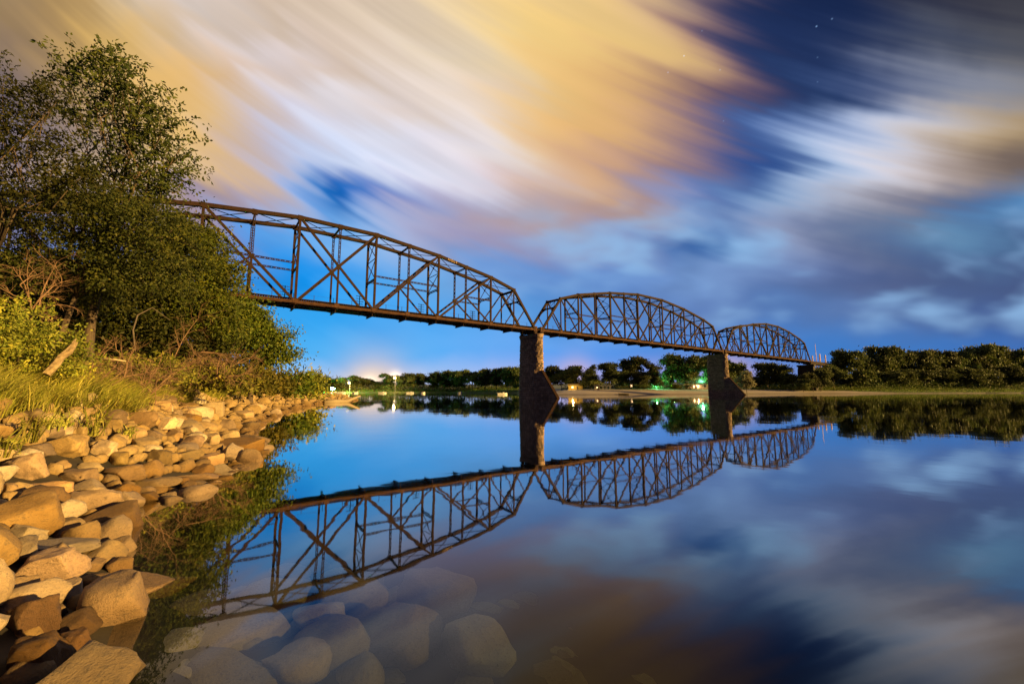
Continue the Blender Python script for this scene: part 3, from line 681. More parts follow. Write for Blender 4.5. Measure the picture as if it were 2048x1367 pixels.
# ------------------------------------------------------------------ rocks
def rock_mesh(name, seed, sub, mt, sharp=.9, flat=1.0):
    rng = random.Random(seed); bm = bmesh.new(); bmesh.ops.create_icosphere(bm, subdivisions=sub, radius=1)
    co = np.array([v.co[:] for v in bm.verts]); fc_ = [tuple(v.index for v in f.verts) for f in bm.faces]; bm.free()
    rot = np.array(Matrix.Rotation(rng.uniform(0, 6.28), 3, 'Z') @ Matrix.Rotation(rng.uniform(-.4, .4), 3, 'X'))
    cuts = [(np.array(q, float) + [rng.gauss(0, .22) for _ in range(3)], rng.uniform(.52, .75)) for q in ((1, 0, 0), (-1, 0, 0), (0, 1, 0), (0, -1, 0), (0, 0, 1), (0, 0, -1))]
    cuts += [(np.array([rng.gauss(0, 1) for _ in range(3)]), rng.uniform(.66, .90)) for _ in range(rng.randint(6, 10))]
    for nrm, d in cuts:
        nrm = rot @ nrm; nrm /= np.linalg.norm(nrm); e = co @ nrm - d; co -= np.outer(np.maximum(e, 0) * (sharp + .08), nrm)
    off = Vector((seed * 3.7 % 91, seed * 1.3 % 57, seed * .7 % 31))
    for i in range(len(co)):
        p = Vector(co[i]); k = 1 + .13 * pnoise(p * 1.5 + off) + .07 * pnoise(p * 3.7 + off) + ((.035 * pnoise(p * 9 + off) - .05 * max(0, .16 - abs(pnoise(p * 2.3 - off))) / .16) if sub > 2 else 0)
        co[i] *= k
    co /= np.abs(co).max(0)
    return raw_mesh(name, co, np.array(fc_), mt, True)
BOULDERS = [  # centre in the photograph, width and height there, tilt, label
 (66, 1250, 150, 100, 8, 'rounded brown boulder at the left edge just below the long leaning orange slab'),
 (66, 1330, 160, 105, 14, 'big dark topped boulder filling the bottom left corner'),
 (98, 1152, 215, 95, 14, 'long leaning orange brown slab at the left edge, streaked with dark stains'),
 (105, 1098, 240, 46, 2, 'flat grey slab with a sharp tip into the water, lying behind the leaning orange slab'),
 (262, 1165, 270, 60, 13, 'long flat slab sliding under the water, its dry half orange along the front edge'),
 (147, 1298, 95, 72, 18, 'dark wedge shaped rock at the water between the two bottom left boulders'),
 (240, 1348, 105, 44, 22, 'narrow slanting orange slab at the bottom edge, last dry rock before the water'),
 (190, 1017, 172, 70, 4, 'broad smooth tan boulder with a pointed right end touching the water'),
 (50, 1072, 112, 44, 0, 'smooth brown hump of rock at the left edge above the flat grey slab'),
 (95, 985, 145, 40, 6, 'flat long rock under the big orange boulder at the left edge'),
 (156, 960, 110, 40, -8, 'brown rounded boulder just right of the flat long rock'),
 (250, 953, 112, 40, 4, 'wide dull brown boulder near the water, left of the pointed pale rock'),
 (52, 945, 118, 62, 4, 'large orange boulder cut by the left edge of the picture'),
 (128, 902, 98, 58, 0, 'brightest yellow faced boulder, with curved ridges on its front'),
 (209, 906, 82, 40, -4, 'tan boulder with a flat sunlit top beside the small green weed'),
 (478, 898, 122, 34, 3, 'broad speckled slab running down into the water, farthest right of the near rocks'),
 (497, 883, 88, 22, -3, 'thin slab lying just behind the broad speckled slab'),
 (418, 930, 74, 38, 6, 'pointed pale rock with its tip at the water'),
 (320, 925, 64, 42, -6, 'rounded brown rock left of the flat grey slab by the water'),
 (376, 918, 74, 28, 2, 'flat grey slab between the rounded brown rock and the pointed pale rock'),
 (381, 892, 72, 36, 0, 'square cut block with a flat tan front and a dark cracked left side'),
 (421, 882, 42, 36, 8, 'upright rock leaning on the broad speckled slab'),
 (425, 828, 72, 38, 6, 'large half grey, half golden boulder at mid bank'),
 (333, 855, 50, 38, -8, 'very pale yellow rock beside the large half grey boulder'),
 (283, 846, 76, 44, 0, 'big cracked grey boulder with a dark hollow beneath it'),
 (217, 841, 92, 36, -4, 'long flat topped boulder left of the big cracked grey boulder'),
 (344, 783, 58, 42, -10, 'tallest dark brown boulder at the top of the bank against the grass'),
 (334, 808, 56, 30, -6, 'two toned rock leaning below the tallest dark boulder'),
 (453, 860, 52, 34, -6, 'brown round boulder above the upright leaning rock'),
]
STONES = [(492, 858, 58, 22, 3), (483, 836, 48, 24, 4), (390, 958, 105, 22, 2), (305, 968, 120, 22, 2), (22, 905, 52, 36, -10), (88, 852, 74, 36, 10), (66, 834, 66, 28, 0), (26, 806, 62, 34, -6), (105, 813, 52, 24, 0), (148, 815, 34, 24, 0), (184, 798, 46, 24, -6),
 (95, 793, 44, 20, -6), (138, 793, 46, 20, 2), (140, 842, 52, 34, 8), (269, 875, 48, 30, 4), (306, 880, 46, 30, -4), (382, 868, 38, 34, -14), (237, 925, 52, 34, -8), (350, 838, 40, 28, 4), (300, 820, 40, 22, 0), (255, 805, 40, 24, -8), (205, 812, 34, 20, 0), (160, 870, 40, 26, 0),
 (268, 905, 46, 22, 4), (20, 985, 50, 40, 0), (15, 1035, 40, 30, 0), (285, 985, 60, 20, 3), (405, 850, 34, 26, 4), (365, 822, 30, 26, 0), (395, 800, 30, 22, 0), (290, 785, 36, 20, 0), (230, 790, 40, 18, 4), (75, 880, 46, 30, 0), (178, 940, 60, 26, 4), (120, 935, 50, 24, -4)]
placed = []
def place_rock(px, py, wpx, hpx, name, parent, mesh, rng, sink=.2, wide=.72):
    p = ground_at(px, py); D = (p - Vector((0, 0, CAMH))).length; k = (p.y * cp + (p.z - CAMH) * sp) / FPX
    ct = min(1, k * FPX / D); rx_, ry_ = px - 1024, py - 683; rn = math.hypot(rx_, ry_) + 1e-6; wpx *= 1 - (1 - ct) * abs(rx_) / rn; hpx *= 1 - (1 - ct) * abs(ry_) / rn      # wide angle stretch towards the corners
    hw = wpx * k / 2; el = math.asin(min(.9, max(.02, (CAMH - p.z) / D)))
    ap = hpx * k / 2; hd = hw * wide
    hz = max(.78 * ap, min(hw * .9, math.sqrt(max(0, ap * ap - (hd * math.sin(el)) ** 2)) / max(.4, math.cos(el))))
    o = link(name, mesh, parent); o.location = (p.x, p.y, p.z + hz * (1 - 2 * sink)); o.scale = (hw * 1.08, hd, hz * 1.08)
    placed.append((p.x, p.y, max(hw, hd) * .8)); return o
rng = random.Random(5)
for k, (px, py, w_, h_, tilt, lab) in enumerate(BOULDERS):
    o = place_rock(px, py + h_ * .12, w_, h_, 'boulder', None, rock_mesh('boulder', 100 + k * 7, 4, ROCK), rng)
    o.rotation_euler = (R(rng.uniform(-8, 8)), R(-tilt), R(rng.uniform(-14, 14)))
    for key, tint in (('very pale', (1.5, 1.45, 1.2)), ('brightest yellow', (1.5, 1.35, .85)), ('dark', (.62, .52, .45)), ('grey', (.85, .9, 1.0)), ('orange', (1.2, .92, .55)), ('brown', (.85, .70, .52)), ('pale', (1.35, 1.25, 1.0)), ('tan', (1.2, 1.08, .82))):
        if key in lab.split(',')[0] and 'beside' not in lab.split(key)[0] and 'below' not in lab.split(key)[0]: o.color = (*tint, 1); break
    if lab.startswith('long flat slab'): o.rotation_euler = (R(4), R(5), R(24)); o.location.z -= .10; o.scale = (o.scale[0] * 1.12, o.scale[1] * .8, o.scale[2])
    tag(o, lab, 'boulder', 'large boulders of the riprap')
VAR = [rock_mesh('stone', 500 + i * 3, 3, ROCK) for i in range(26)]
nst = 0
for k, (px, py, w_, h_, tilt) in enumerate(STONES):
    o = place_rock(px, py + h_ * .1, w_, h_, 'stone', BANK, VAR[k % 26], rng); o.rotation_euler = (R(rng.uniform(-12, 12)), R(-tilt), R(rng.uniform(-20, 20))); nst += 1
# fill the rest of the riprap
cand = []
def shore_pt(s):
    seg = NEAR[3:20]; d = np.linalg.norm(np.diff(seg, axis=0), axis=1); c = np.concatenate([[0], np.cumsum(d)])
    s = min(max(s, 0), c[-1] - 1e-3); i = int(np.searchsorted(c, s, 'right') - 1); t = (s - c[i]) / d[i]
    p = seg[i] + (seg[i + 1] - seg[i]) * t; e = (seg[i + 1] - seg[i]) / d[i]; return p, np.array((-e[1], e[0])), c[-1]
LTOT = shore_pt(0)[2]
PL = np.zeros((6000, 3)); npl = len(placed); PL[:npl] = placed
for tries in range(30000):
    s = LTOT * rng.random() ** 1.35; p, nl, _ = shore_pt(s); far_ = min(1, s / 60)
    e = rng.uniform(-1.9, 5.2 - 1.2 * far_); x, y = p + nl * e
    r = math.exp(rng.gauss(-1.2, .42)) * (1 + .25 * far_)
    if tries > 12000: r *= .62
    r = min(max(r, .16), .85)
    if math.hypot(x, y) < 2.7 or (e < -.1 and y < 10) or e < -.9: continue
    if np.any((PL[:npl, 0] - x) ** 2 + (PL[:npl, 1] - y) ** 2 < (.80 * (r + PL[:npl, 2])) ** 2): continue
    PL[npl] = (x, y, r); npl += 1; cand.append((x, y, r))
cand.sort(key=lambda q: -q[2] / math.hypot(q[0], q[1]))
SMALLV = [rock_mesh('stone_small', 900 + i * 3, 2, None) for i in range(12)]
SMALLC = []
for me in SMALLV:
    co = np.empty(len(me.vertices) * 3, np.float32); me.vertices.foreach_get('co', co)
    SMALLC.append((co.reshape(-1, 3).astype(float), np.array([list(p.vertices) for p in me.polygons])))
CZ = terrain(np.array([q[0] for q in cand]), np.array([q[1] for q in cand]))
vs_, fs_, nb_ = [], [], 0
def rockrot(): return Matrix.Rotation(R(rng.uniform(0, 360)), 3, 'Z') @ Matrix.Rotation(R(rng.uniform(-22, 22)), 3, 'X') @ Matrix.Rotation(R(rng.uniform(-22, 22)), 3, 'Y')
for k, (x, y, r) in enumerate(cand):
    z = float(CZ[k]); sc_ = (r * rng.uniform(1.0, 1.35), r * rng.uniform(.8, 1.05), r * rng.uniform(.65, 1.0)); rot = rockrot()
    if k < 300 - nst:
        o = link('stone', VAR[rng.randrange(26)], BANK, (x, y, z + sc_[2] * .45)); o.rotation_euler = rot.to_euler(); o.scale = sc_
    else:
        co, f = SMALLC[rng.randrange(12)]; v = (co * sc_) @ np.array(rot).T + (x, y, z + sc_[2] * .45)
        vs_.append(v); fs_.append(f + nb_); nb_ += len(v)
for tries in range(260):                        # chips in the gaps
    s = 40 * rng.random() ** 1.3; p, nl, _ = shore_pt(s); x, y = p + nl * rng.uniform(-.2, 5.5); r = rng.uniform(.07, .2)
    if math.hypot(x, y) < 3: continue
    co, f = SMALLC[rng.randrange(12)]; v = (co * (r * 1.3, r, r * .7)) @ np.array(rockrot()).T + (x, y, tz(x, y) + r * .3)
    vs_.append(v); fs_.append(f + nb_); nb_ += len(v)
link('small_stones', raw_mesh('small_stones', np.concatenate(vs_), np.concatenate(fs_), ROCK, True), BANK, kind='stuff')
# sunken rocks seen through the shallows
SUNK = [(472, 1262, 215, 130), (335, 1312, 120, 80), (450, 1345, 230, 110), (600, 1340, 140, 95), (665, 1298, 190, 60), (800, 1305, 175, 130), (225, 1238, 150, 62), (390, 1215, 190, 60), (250, 1300, 110, 70), (960, 1345, 180, 80), (545, 1195, 150, 50), (300, 1200, 120, 50), (700, 1215, 150, 60), (870, 1225, 160, 60), (180, 1345, 120, 60)  , (640, 1260, 110, 40)]
for k, (px, py, w_, h_) in enumerate(SUNK):
    p = ground_at(px, py, lambda z: np.minimum(z, -.30)); kk = (p.y * cp + (p.z - CAMH) * sp) / FPX
    o = link('sunken_stone', rock_mesh('sunken_stone', 1300 + k * 5, 3, ROCKW, .62), BED); hw = w_ * kk / 2
    zt = -.10 - .035 * max(0, (px - 300) / 100); hz = hw * .45
    o.location = (p.x, p.y, zt - hz); o.scale = (hw, max(hw * .75, h_ * kk * .75), hz); o.rotation_euler = (R(rng.uniform(-6, 6)), R(rng.uniform(-6, 6)), R(rng.uniform(-25, 25)))
SV = [rock_mesh('sunken_stone', 1700 + k * 5, 3, ROCKW, .7) for k in range(8)]
for k in range(90):
    x, y = rng.uniform(-4.2, 3.2), rng.uniform(3.4, 8.5); sn_ = float(sdist(NEAR, np.array([x]), np.array([y]))[0])
    if sn_ > -.2: continue
    r = rng.uniform(.14, .42); o = link('sunken_stone', SV[k % 8], BED, (x, y, -.30 - .22 * max(0, -sn_ - 1) - r * .35)); o.scale = (r * rng.uniform(1, 1.5), r, r * rng.uniform(.45, .7)); o.rotation_euler = (R(rng.uniform(-15, 15)), R(rng.uniform(-15, 15)), rng.uniform(0, 6.28))
# old log at the tip of the point
lg = MB(); a = at(645, 803.5, 92); c_ = at(715, 797.5, 100)
A_ = np.array(ground_at(648, 804, lambda z: z * 0 + .15)); B_ = np.array(ground_at(694, 803, lambda z: z * 0 + .15)); C_ = B_ + np.array((2.4, 1.0, 1.25))
lg.tube([A_, A_ * .5 + B_ * .5 + (0, 0, .1), B_ + (0, 0, .1), C_], [.45, .5, .42, .12], 9)
tag(lg.obj('driftwood_log', mat('grey_wood', [(.3, (.25, .19, .12)), (.7, (.42, .33, .21))], 3, .85, .5, .03, stretch=(1, 6, 6)), smooth=True), 'long bare driftwood log lying at the tip of the rock point, its end lifted', 'log')


# ------------------------------------------------------------------ vegetation
BARK = mat('bark', [(.3, (.05, .035, .024)), (.6, (.11, .078, .052)), (.8, (.17, .125, .085))], 4, .9, .5, .03, stretch=(3, 3, .6))
TWIG = mat('dry_twig', [(.3, (.15, .085, .05)), (.7, (.30, .18, .11))], 3, .85)
LEAF_DARK = leafmat('leaf_dark', (.028, .044, .009), (.050, .066, .012), (.085, .092, .018))
LEAF_MID = leafmat('leaf_mid', (.055, .098, .010), (.10, .145, .016), (.165, .185, .024))
LEAF_BRIGHT = leafmat('leaf_bright', (.125, .155, .018), (.205, .215, .03), (.31, .28, .048))
LEAF_FAR = leafmat('leaf_far', (.050, .080, .023), (.085, .112, .030), (.13, .138, .040), .25)
LEAF_REED = leafmat('leaf_reed', (.08, .15, .025), (.13, .20, .035), (.20, .23, .045), .3)
LEAF_GREY = leafmat('leaf_grey', (.13, .14, .085), (.19, .18, .11), (.24, .21, .13))
GRASS = leafmat('grass_blade', (.18, .20, .025), (.30, .295, .048), (.42, .365, .10), .3)
DRYGRASS = leafmat('dry_grass', (.16, .12, .05), (.26, .19, .09), (.32, .25, .12), .25)

def unit(a): return a / np.maximum(np.linalg.norm(a, axis=-1, keepdims=True), 1e-9)
def leaves(g, pos, L, Wd, droop=.45, out=None, up=.5):
    """one small pointed face per leaf at each position"""
    n = len(pos); a = g.normal(size=(n, 3)); a[:, 2] -= droop * 1.4
    if out is not None: a += out * .8
    a = unit(a); b = g.normal(size=(n, 3)); b[:, 2] *= up; b = unit(np.cross(a, b)); l = L * g.uniform(.6, 1.35, (n, 1)); w = Wd * g.uniform(.6, 1.35, (n, 1))
    mid = pos + a * l * .45
    nrm = np.cross(a, b) * l * .10
    v = np.stack([pos, mid + b * w / 2 + nrm, pos + a * l, mid - b * w / 2 + nrm], 1).reshape(-1, 3)
    return v, np.arange(n * 4).reshape(-1, 4)
def clumps(g, lobes, per, shell=.55):
    """centres of leaf sprays spread through ellipsoids, more of them towards the outside"""
    cs, out = [], []
    for (c, r) in lobes:
        n = max(4, int(2.3 * per * (r[0] * r[1] * r[2]) ** (2 / 3)))
        u = unit(g.normal(size=(n, 3))); u[:, 2] = np.where(u[:, 2] < -.55, -u[:, 2], u[:, 2]); q = g.uniform(0, 1, (n, 1)) ** (1 / 3 * (1 - shell) + .02)
        q *= 1 + .18 * g.normal(size=(n, 1))
        cs.append(np.array(c) + u * q * np.array(r)); out.append(u)
    return np.concatenate(cs), np.concatenate(out)
def foliage(g, lobes, per, nleaf, spread, L, Wd, droop=.45, shell=.55, elong=1.0, wind=0.0):
    cs, ou = clumps(g, lobes, per, shell); k = g.poisson(nleaf * 1.45, len(cs)); idx = np.repeat(np.arange(len(cs)), k)
    ax = unit(ou + g.normal(size=ou.shape) * .5 - np.array([0, 0, droop]) + np.array([1.0, 0, .55]) * wind)     # the twig each spray hangs along
    t = g.uniform(-1, 1, (len(idx), 1)); s = spread * g.uniform(.5, 1.4, (len(cs), 1))
    pos = cs[idx] + ax[idx] * t * s[idx] * 1.35 * elong + g.normal(size=(len(idx), 3)) * s[idx] * np.array([.42, .42, .30]) / elong * (1.15 - t * .45 * (elong > 1))
    v, f = leaves(g, pos, L, Wd, droop, ax[idx] * .5); return v, f, cs
def limbs(mb, g, base, fork, lobes, cs, r0, tips=.35, bend=.8):
    """tapered trunk to a fork, one limb to each lobe, twigs from the limbs to part of the sprays"""
    b0 = np.array(base, float); fk = np.array(fork, float); m = (b0 + fk) / 2 + g.normal(size=3) * (.04 * np.linalg.norm(fk - b0)); mb.tube([b0 - (0, 0, .5), b0, m, fk], [r0 * 1.5, r0 * 1.15, r0 * .9, r0 * .72], 8)
    C = np.array([l[0] for l in lobes]); rr = np.array([max(l[1]) for l in lobes])
    for i, c in enumerate(C):
        d = c - fk; ln = np.linalg.norm(d); m = fk + d * .35 + g.normal(size=3) * .10 * ln + (0, 0, .14 * ln); m2 = fk + d * .7 + g.normal(size=3) * .09 * ln + (0, 0, .08 * ln); k = r0 * .30
        mb.tube([fk - (0, 0, .1), m, m2, c, c + d * .18], [k, k * .72, k * .5, k * .32, k * .1], 6)
    if len(cs):
        own = np.argmin(((cs[:, None, :] - C[None]) / rr[None, :, None] if False else (cs[:, None, :] - C[None]) ** 2).sum(-1), 1)
        for j in np.nonzero(g.uniform(size=len(cs)) < tips)[0]:
            c = C[own[j]]; s = c + (fk - c) * g.uniform(-.05, .45); e = cs[j]; m = (s + e) / 2 + g.normal(size=3) * .08 * np.linalg.norm(e - s); k = r0 * .11
            mb.tube([s, m, e], [k, k * .6, k * .2], 4, False)
def plobe(px, py, rx, ry, D, dz=None):
    """a lobe of a crown: where it stands in the photograph, how large, how far away"""
    c = np.array(at(px, py, D)); k = D / FPX * math.hypot(1, (px - 1024) / FPX) ** .5
    return (c, np.array((rx * k, (rx + ry) / 2 * k * 1.0, ry * k)))
def tree(name, px, D, lobes, label, cat='tree', group=None, leaf=LEAF_MID, L=.15, Wd=.07, per=9, nleaf=60, spread=.5, r0=.22, seed=1, droop=.45, shell=.55, tips=.18, fork=.5, base=None, elong=1.0, wind=0.0):
    g = np.random.default_rng(seed); x = (px - 1024) / FPX * D
    if base is None: base = (x, D, tz(x, D))
    lb = [plobe(*(l if len(l) > 4 else (*l, D))) for l in lobes]; B = np.array(base, float)
    lb = [(c - B, r) for c, r in lb]
    v, f, cs = foliage(g, lb, per, nleaf, spread, L, Wd, droop, shell, elong, wind)
    low = np.mean([c for c, r in lb], 0); fk = low * fork; root = empty(name, base, 0, label=label, cat=cat, group=group)
    mb = MB(); limbs(mb, g, (0, 0, 0), fk, lb, cs, r0, tips)
    mb.obj('trunk', BARK, root, True); link('crown', raw_mesh('crown', v, f, leaf), root); return root
TG = 'trees on the near left bank'
tree('tall_tree', 175, 23, [(150, 142, 42, 28), (205, 150, 40, 40), (238, 155, 26, 36), (275, 215, 45, 46), (318, 275, 45, 50), (345, 320, 26, 24), (225, 225, 60, 40), (255, 290, 60, 38), (300, 345, 62, 34), (345, 385, 26, 30), (215, 352, 70, 34), (150, 222, 34, 30), (290, 400, 60, 34)],
     'tallest tree on the left bank, its wide airy crown leaning right above the bridge end', group=TG, leaf=LEAF_DARK, L=.25, Wd=.115, per=5.4, nleaf=24, spread=.50, r0=.26, seed=11, tips=.28, fork=.45, elong=1.75, wind=.9, droop=.1)
tree('leafy_tree', -60, 17, [(5, 205, 55, 50), (-60, 250, 90, 90), (60, 245, 48, 50), (100, 212, 32, 32), (20, 330, 80, 55), (110, 320, 55, 40), (-70, 400, 90, 80), (60, 400, 80, 45), (140, 375, 45, 35)],
     'dark tree cut by the left edge of the picture, standing left of the tallest tree', group=TG, leaf=LEAF_DARK, L=.17, Wd=.08, per=3.8, nleaf=42, spread=.52, r0=.17, seed=12, tips=.22, fork=.5, elong=1.5, wind=.6, droop=.2)
tree('leafy_tree', 84, 21, [(60, 470, 100, 60), (165, 450, 95, 55), (255, 470, 90, 55), (40, 560, 110, 55), (150, 550, 100, 55), (250, 560, 90, 60), (330, 470, 60, 48), (200, 420, 90, 40), (310, 540, 60, 50)],
     'dense lower tree with reddish crooked limbs below the tallest tree', group=TG, leaf=LEAF_DARK, L=.17, Wd=.08, per=4.4, nleaf=64, spread=.62, r0=.15, shell=.75, seed=13, tips=.22, fork=.6)
tree('bushy_tree', 400, 31, [(388, 500, 56, 36), (415, 548, 44, 46), (365, 560, 76, 55), (425, 605, 34, 54), (385, 640, 76, 46), (330, 620, 66, 56), (415, 666, 40, 26), (345, 480, 46, 36), (412, 482, 26, 20), (440, 644, 24, 28)],
     'broad bushy green tree in front of the left end of the bridge', group=TG, leaf=LEAF_MID, L=.25, Wd=.125, per=4.2, nleaf=74, spread=.80, r0=.26, seed=14, fork=.35, shell=.75)
tree('overhanging_tree', 505, 45, [(486, 640, 32, 24), (516, 668, 32, 32), (558, 700, 20, 32), (500, 688, 46, 36), (534, 718, 30, 16), (485, 652, 32, 40), (574, 722, 10, 15), (465, 700, 36, 26)],
     'drooping tree whose outer branches hang over the water under the bridge', group=TG, leaf=LEAF_MID, L=.33, Wd=.165, per=4.2, nleaf=62, spread=.95, r0=.3, seed=15, droop=.9, fork=.3, shell=.75)
tree('understory_tree', 250, 30, [(120, 600, 120, 60), (250, 620, 110, 60), (20, 640, 110, 70), (330, 680, 80, 50), (200, 690, 110, 40), (60, 700, 80, 36), (160, 705, 80, 34), (-40, 690, 80, 50), (250, 712, 70, 30), (365, 716, 60, 22, 34), (440, 738, 46, 18, 36)],
     'dark thicket of low trees filling the shade behind the dead branches', 'thicket', TG, LEAF_DARK, .26, .14, 7.5, 46, .7, .18, 16, fork=.3)
BG = 'bushes and shrubs on the near left bank'
tree('leafy_bush', 40, 13, [(55, 690, 62, 42), (5, 655, 55, 45), (105, 700, 42, 32), (30, 735, 70, 30), (-50, 690, 60, 60), (120, 740, 40, 22)],
     'bright yellow green leafy bush at the left edge above the rocks', 'bush', BG, LEAF_BRIGHT, .12, .055, 14, 30, .25, .04, 21, droop=-.2, fork=.2)
for k, (px, D, lb, lab, lf) in enumerate([
  (300, 22, [(280, 746, 50, 18), (330, 756, 46, 16), (240, 748, 30, 16)], 'feathery pale bush leaning right behind the tallest dark boulder', LEAF_BRIGHT),
  (400, 28, [(390, 760, 44, 16), (440, 768, 42, 14), (365, 752, 36, 14)], 'green bush on the bank below the broad bushy tree', LEAF_BRIGHT),
  (480, 40, [(475, 766, 34, 16), (505, 760, 28, 16), (520, 770, 30, 14)], 'olive bush on the bank below the drooping tree', LEAF_BRIGHT),
  (540, 52, [(535, 770, 28, 15), (560, 774, 20, 12), (520, 762, 24, 14)], 'rounded bush by the shore, between the olive bush and the willow bush', LEAF_BRIGHT),
  (585, 66, [(580, 773, 20, 14), (596, 775, 16, 12)], 'small dark green bush against the golden willow bush', LEAF_MID),
  (622, 80, [(618, 773, 20, 15), (630, 780, 10, 8)], 'rounded golden willow bush at the end of the rock point', LEAF_BRIGHT)]):
    tree('bush', px, D, lb, lab, 'bush', BG, lf, .010 * D, .0042 * D, 300 / D, 34, .018 * D, .05, 30 + k, droop=-.3, fork=.2)

# dead shrubs: many bare branching twigs
def deadwood(mb, g, p, d, L, r, depth, grav=.0):
    n = 4; pts = [p]; rad = [r]; q = p.copy(); dd = d.copy()
    for i in range(n):
        dd = unit(dd + g.normal(size=3) * .16 + np.array([.03, 0, -grav])); q = q + dd * L / n; pts.append(q); rad.append(r * (1 - .6 * (i + 1) / n))
    mb.tube(pts, rad, 5 if r > .012 else 3, False)
    if depth:
        for _ in range(g.integers(3, 5)):
            i = g.integers(1, n + 1); nd = unit(dd + g.normal(size=3) * .62); deadwood(mb, g, pts[i], nd, L * g.uniform(.5, .8), r * .52, depth - 1, grav)
for k, (px, py, D, dirs, L, r, lab) in enumerate([
  (185, 728, 15.5, [(-.3, 0, 1), (.1, .2, 1), (.5, 0, .9), (-.6, .1, .8), (.9, 0, .7), (.3, -.2, 1)], 1.35, .05, 'bare reddish dead shrub with a forked pale stem, above the rocks on the left'),
  (275, 738, 18, [(.9, 0, .5), (.7, .2, .7), (1, 0, .25), (.3, 0, .9), (.6, -.2, .5)], 1.6, .045, 'low tangle of bare branches leaning right over the feathery bush'),
  (60, 640, 17, [(.3, 0, 1), (-.3, 0, 1), (.8, 0, .7), (.1, .3, .9)], 1.5, .045, 'bare twigs rising behind the bright leafy bush at the left edge'),
  (430, 758, 27, [(.6, 0, .7), (1, 0, .5), (.3, 0, .9), (.8, .2, .3)], 1.7, .045, 'brown brush of dead twigs below the broad bushy tree'),
  (350, 745, 24, [(.6, 0, .8), (1, 0, .4), (-.2, 0, .9), (.9, -.2, .6)], 1.8, .045, 'brown brush of dead twigs behind the tallest dark boulder')]):
    g = np.random.default_rng(60 + k); P = np.array(at(px, py, D)); P[2] = tz(P[0], P[1]) if abs(tz(P[0], P[1]) - P[2]) < 1.6 else P[2]; mb = MB()
    for d in dirs: deadwood(mb, g, np.zeros(3), unit(np.array(d, float)), L * g.uniform(.8, 1.2), r, 4, .02)
    tag(mb.obj('dead_shrub', TWIG), lab, 'dead shrub', 'dead shrubs on the near left bank').location = P
PALE = mat('pale_wood', [(.3, (.42, .30, .17)), (.7, (.60, .47, .30))], 3, .8, .4, .02, stretch=(1, 5, 5))
OLDW = mat('weathered_wood', [(.3, (.16, .11, .06)), (.5, (.28, .20, .11)), (.7, (.38, .28, .16))], 5, .9, .8, .03, stretch=(2, 2, 2))
mb = MB(); a, c = np.array(at(106, 734, 12.4)), np.array(at(150, 687, 12.9)); d = c - a
mb.tube([a - d * .3, a + d * .1 + (.02, 0, .02), a + d * .38 + (-.02, 0, .03), a + d * .66 + (.03, 0, 0), a + d * .92, a + d * 1.0 + (.03, 0, .02), a + d * 1.08 + (.05, 0, -.02)], [.11, .115, .10, .105, .085, .05, .012], 7)
mb.tube([a + d * .9 + (-.02, 0, .03), a + d * 1.02 + (-.05, 0, .06), a + d * 1.14 + (-.06, 0, .07)], [.05, .035, .008], 5); mb.tube([a + d * .45, a + d * .5 + (.1, 0, .14), a + d * .52 + (.22, 0, .22)], [.035, .025, .012], 5)
tag(mb.obj('broken_log', OLDW), 'short pale broken log slanting up beside the bright leafy bush', 'log')
mb = MB(); a, c = np.array(at(196, 717, 15)), np.array(at(252, 722, 15.2)); mb.tube([a, a * .5 + c * .5 + (0, 0, .03), c], [.035, .045, .02], 6)
tag(mb.obj('fallen_branch', PALE, smooth=True), 'thin pale branch lying level in front of the dead shrubs', 'branch')
mb = MB(); a = np.array(at(228, 668, 17)); mb.tube([np.array(at(270, 700, 17)), np.array(at(266, 660, 17)), np.array(at(275, 630, 17.4)), np.array(at(305, 615, 18)), np.array(at(340, 640, 18))], [.035, .03, .026, .02, .01], 6)
tag(mb.obj('crooked_branch', mat('grey_bark', [(.3, (.08, .06, .045)), (.7, (.15, .115, .09))], 5, .85), smooth=True), 'crooked grey dead branch bending right in front of the thicket', 'branch')

# grass and weeds of the bank
def blades(g, base, H, Wd, lean):
    n = len(base); az_ = g.uniform(0, 2 * np.pi, n); h = H * g.uniform(.5, 1.3, n); w = Wd * g.uniform(.7, 1.3, n)
    side = np.stack([np.cos(az_), np.sin(az_), 0 * az_], 1) * w[:, None] / 2
    ln = np.stack([lean + g.normal(size=n) * .28, g.normal(size=n) * .28, 0 * az_], 1) * h[:, None]
    up_ = np.stack([0 * h, 0 * h, h], 1)
    m_ = base + ln * .3 + up_ * .6; t_ = base + ln + up_ * (.95 - .12 * np.abs(lean))
    v = np.stack([base - side, base + side, m_ + side * .75, m_ - side * .75, t_ + side * .12, t_ - side * .12], 1).reshape(-1, 3)
    i = np.arange(n)[:, None] * 6
    return v, np.concatenate([i + [0, 1, 2, 3], i + [3, 2, 4, 5]])
def bank_points(g, n, s0, s1, e0, e1, pw=1.5):
    S_ = s0 + (s1 - s0) * g.uniform(size=n) ** pw; out = np.zeros((n, 3))
    for i in range(n):
        p, nl, _ = shore_pt(S_[i]); out[i, :2] = p + nl * g.uniform(e0, e1)
    out[:, 2] = terrain(out[:, 0], out[:, 1]); return out
